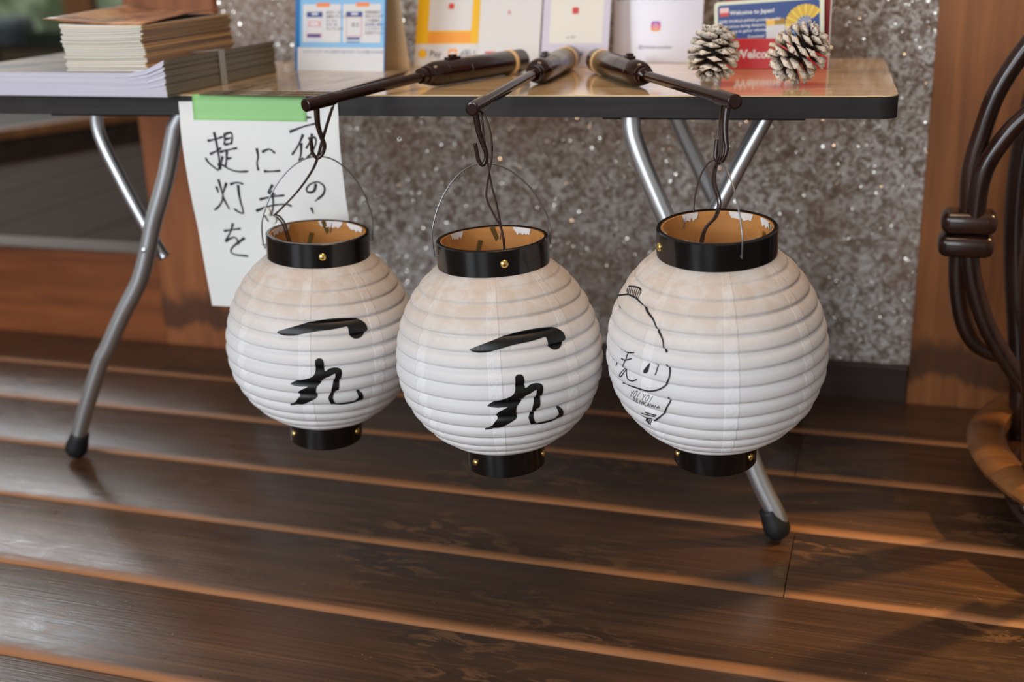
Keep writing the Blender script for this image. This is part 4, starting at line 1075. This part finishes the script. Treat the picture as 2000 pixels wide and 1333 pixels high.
def pinecone(label, loc, rot, H, R, N, open_, seed):
    t = thing('pinecone', label, 'pinecone', loc, 0, 'white frosted pinecones on the table')
    rg = random.Random(seed)
    Q = Matrix.Rotation(rot[2], 3, 'Z') @ Matrix.Rotation(rot[1], 3, 'Y') @ Matrix.Rotation(rot[0], 3, 'X')
    prof = [(.001, -.46 * H), (.16 * R, -.44 * H), (.30 * R, -.2 * H), (.30 * R, .1 * H), (.18 * R, .38 * H), (.001, .46 * H)]
    V, F = lathe(prof, 16); zs = []
    core = ([Q @ Vector(v) for v in V], F)
    items = []
    for i in range(N):
        f = (i + .5) / N
        z = (-.44 + .86 * f) * H
        env = math.sin(PI * min(1, .16 + .80 * f)) ** .62          # outline of the cone
        Rr = R * env
        a = i * 2.39996
        elev = math.radians(-58 + (58 + 62 * open_) * f ** .8 + rg.uniform(-6, 6))
        ln = max(.35 * R, Rr * .86) / max(.55, math.cos(elev) ** .5) * (.72 if f < .12 else 1)
        wd = R * (.30 + .55 * math.sin(PI * min(1, f * 1.05)) ** .8)
        X = Vector((math.cos(a) * math.cos(elev), math.sin(a) * math.cos(elev), math.sin(elev)))
        Yv = Vector((-math.sin(a), math.cos(a), 0)); Z = X.cross(Yv)
        p = Vector((math.cos(a), math.sin(a), 0)) * (.10 * R) + Vector((0, 0, z))
        M3 = Matrix((X * ln, Yv * wd * .9, Z * wd * .9)).transposed()
        items.append((Q @ M3, Q @ p))
    zmin = min((M3 @ Vector(v) + p).z for M3, p in items for v in _v)
    dz = Vector((0, 0, -zmin))
    obj('core', ([v + dz for v in core[0]], F), M_core, t, 'all')
    for M3, p in items:
        o = bpy.data.objects.new('scale', me_scale); C.objects.link(o); o.parent = t
        o.matrix_local = M3.to_4x4(); o.location = p + dz
    return t
pinecone('white tipped pinecone standing on its tightly scaled base, beside the social media card', TW(-.2215, .107, HT + .0003), (R_(-24), R_(6), 0), .052, .0345, 80, .80, 3)
pinecone('white tipped pinecone lying tilted with opened scales, nearest the table corner', TW(-.1115, .098, HT + .0003), (R_(-14), R_(42), R_(-22)), .054, .0365, 82, .95, 9)

# ------------------------------------------------------------------ carved dark wooden stand at the right
M_rose = wood('dark_rosewood', (32, 17, 12), (62, 36, 26), 'Z', .8, .26, coat=.25, bump=.05)
M_rim = wood('rosewood_rim', (92, 56, 28), (136, 90, 48), 'X', .8, .32, coat=.2, bump=.05)
SC = Vector((.462, .20, 0))
stand = thing('plant_stand', 'dark carved round wooden stand with bent paired legs and knotted bindings', 'stand', SC)
base = obj('base_plinth', lathe([(.20, .0), (.262, .0), (.268, .006), (.262, .014), (.256, .022), (.262, .034), (.284, .052), (.300, .064), (.306, .070), (.276, .070), (.272, .050), (.10, .048)], 72), M_rose, stand, 'sharp')
obj('base_rim', lathe([(.274, .0705), (.306, .0705), (.3225, .075), (.3255, .082), (.320, .090), (.305, .0955), (.285, .096), (.274, .092)], 72, 0, True), M_rim, stand, 'sharp')
def bead():
    return lathe([(.0005, -.011), (.007, -.009), (.0105, -.004), (.0112, 0), (.0105, .004), (.007, .009), (.0005, .011)], 14)
bme = None
for k in range(54):
    a = 2 * PI * k / 54
    if bme is None:
        o = obj('carved_bead', bead(), M_rose, base, 'all'); bme = o.data
    else:
        o = bpy.data.objects.new('carved_bead', bme); C.objects.link(o); o.parent = base
    o.location = (.2715 * math.sin(a), -.2715 * math.cos(a), .036); o.rotation_euler = (R_(28), 0, a)
TA = [(.1092, .398), (.1092, .42), (.1077, .473), (.1165, .525), (.1303, .580), (.1578, .634), (.1896, .677), (.222, .700), (.245, .712)]
TB = [(.1183, .398), (.1183, .42), (.1200, .461), (.1289, .494), (.1496, .530), (.1663, .5506), (.1994, .587), (.226, .625), (.242, .665), (.248, .712)]
BA = [(.1019, .380), (.1019, .36), (.105, .316), (.1154, .266), (.1312, .233), (.152, .217), (.178, .210)]
BB_ = [(.1158, .380), (.1158, .36), (.1257, .317), (.146, .262), (.1754, .2137), (.2046, .1754), (.2424, .132), (.266, .095), (.276, .048)]
NLG = 7
leg_parts = []
def rad(pts): return [(p[0] - SC.x, 0, p[1]) for p in pts]
specs = [('upper_stem', tube(catmull(rad(TA), 5), .0125, 16)), ('upper_stem', tube(catmull([(x, -.012, z) for x, y, z in rad(TB)], 5), .0125, 16)),
         ('lower_stem', tube(catmull([(x, .014, z) for x, y, z in rad(BA)], 5), .0125, 16)), ('lower_stem', tube(catmull([(x, -.006, z) for x, y, z in rad(BB_)], 5), .0125, 16)),
         ('binding', bbox(.111 - SC.x - .036, .111 - SC.x + .036, -.026, .026, .3905, .4215, .012, 4)), ('binding', bbox(.1095 - SC.x - .036, .1095 - SC.x + .036, -.027, .027, .3585, .3895, .012, 4))]
protos = []
for k in range(NLG):
    a = 2 * PI * k / NLG
    for i, (nm, vf) in enumerate(specs):
        if k == 0: o = obj(nm, vf, M_rose, stand, 'all'); protos.append(o)
        else: o = bpy.data.objects.new(nm, protos[i].data); C.objects.link(o); o.parent = stand
        o.rotation_euler = (0, 0, -a)
sl = [(.262, .050), (.270, .12), (.280, .20), (.296, .30), (.306, .40), (.304, .50), (.288, .60), (.26, .68), (.22, .715)]
slat = tube(catmull([(-r, 0, z) for r, z in sl], 4), .020, 14); slat = ([(v[0], v[1] * 1.2, v[2]) for v in slat[0]], slat[1]); p0 = None
for k in range(NLG):
    if p0 is None: o = p0 = obj('curved_slat', slat, M_rose, stand, 'all')
    else: o = bpy.data.objects.new('curved_slat', p0.data); C.objects.link(o); o.parent = stand
    o.rotation_euler = (0, 0, -2 * PI * (k + .5) / NLG)
obj('top_ring', lathe([(.195, .705), (.235, .705), (.242, .72), (.235, .735), (.195, .735)], 60, 0, True), M_rose, stand, 'sharp')  # unseen top, shaped as an open ring so the warm spot shines through
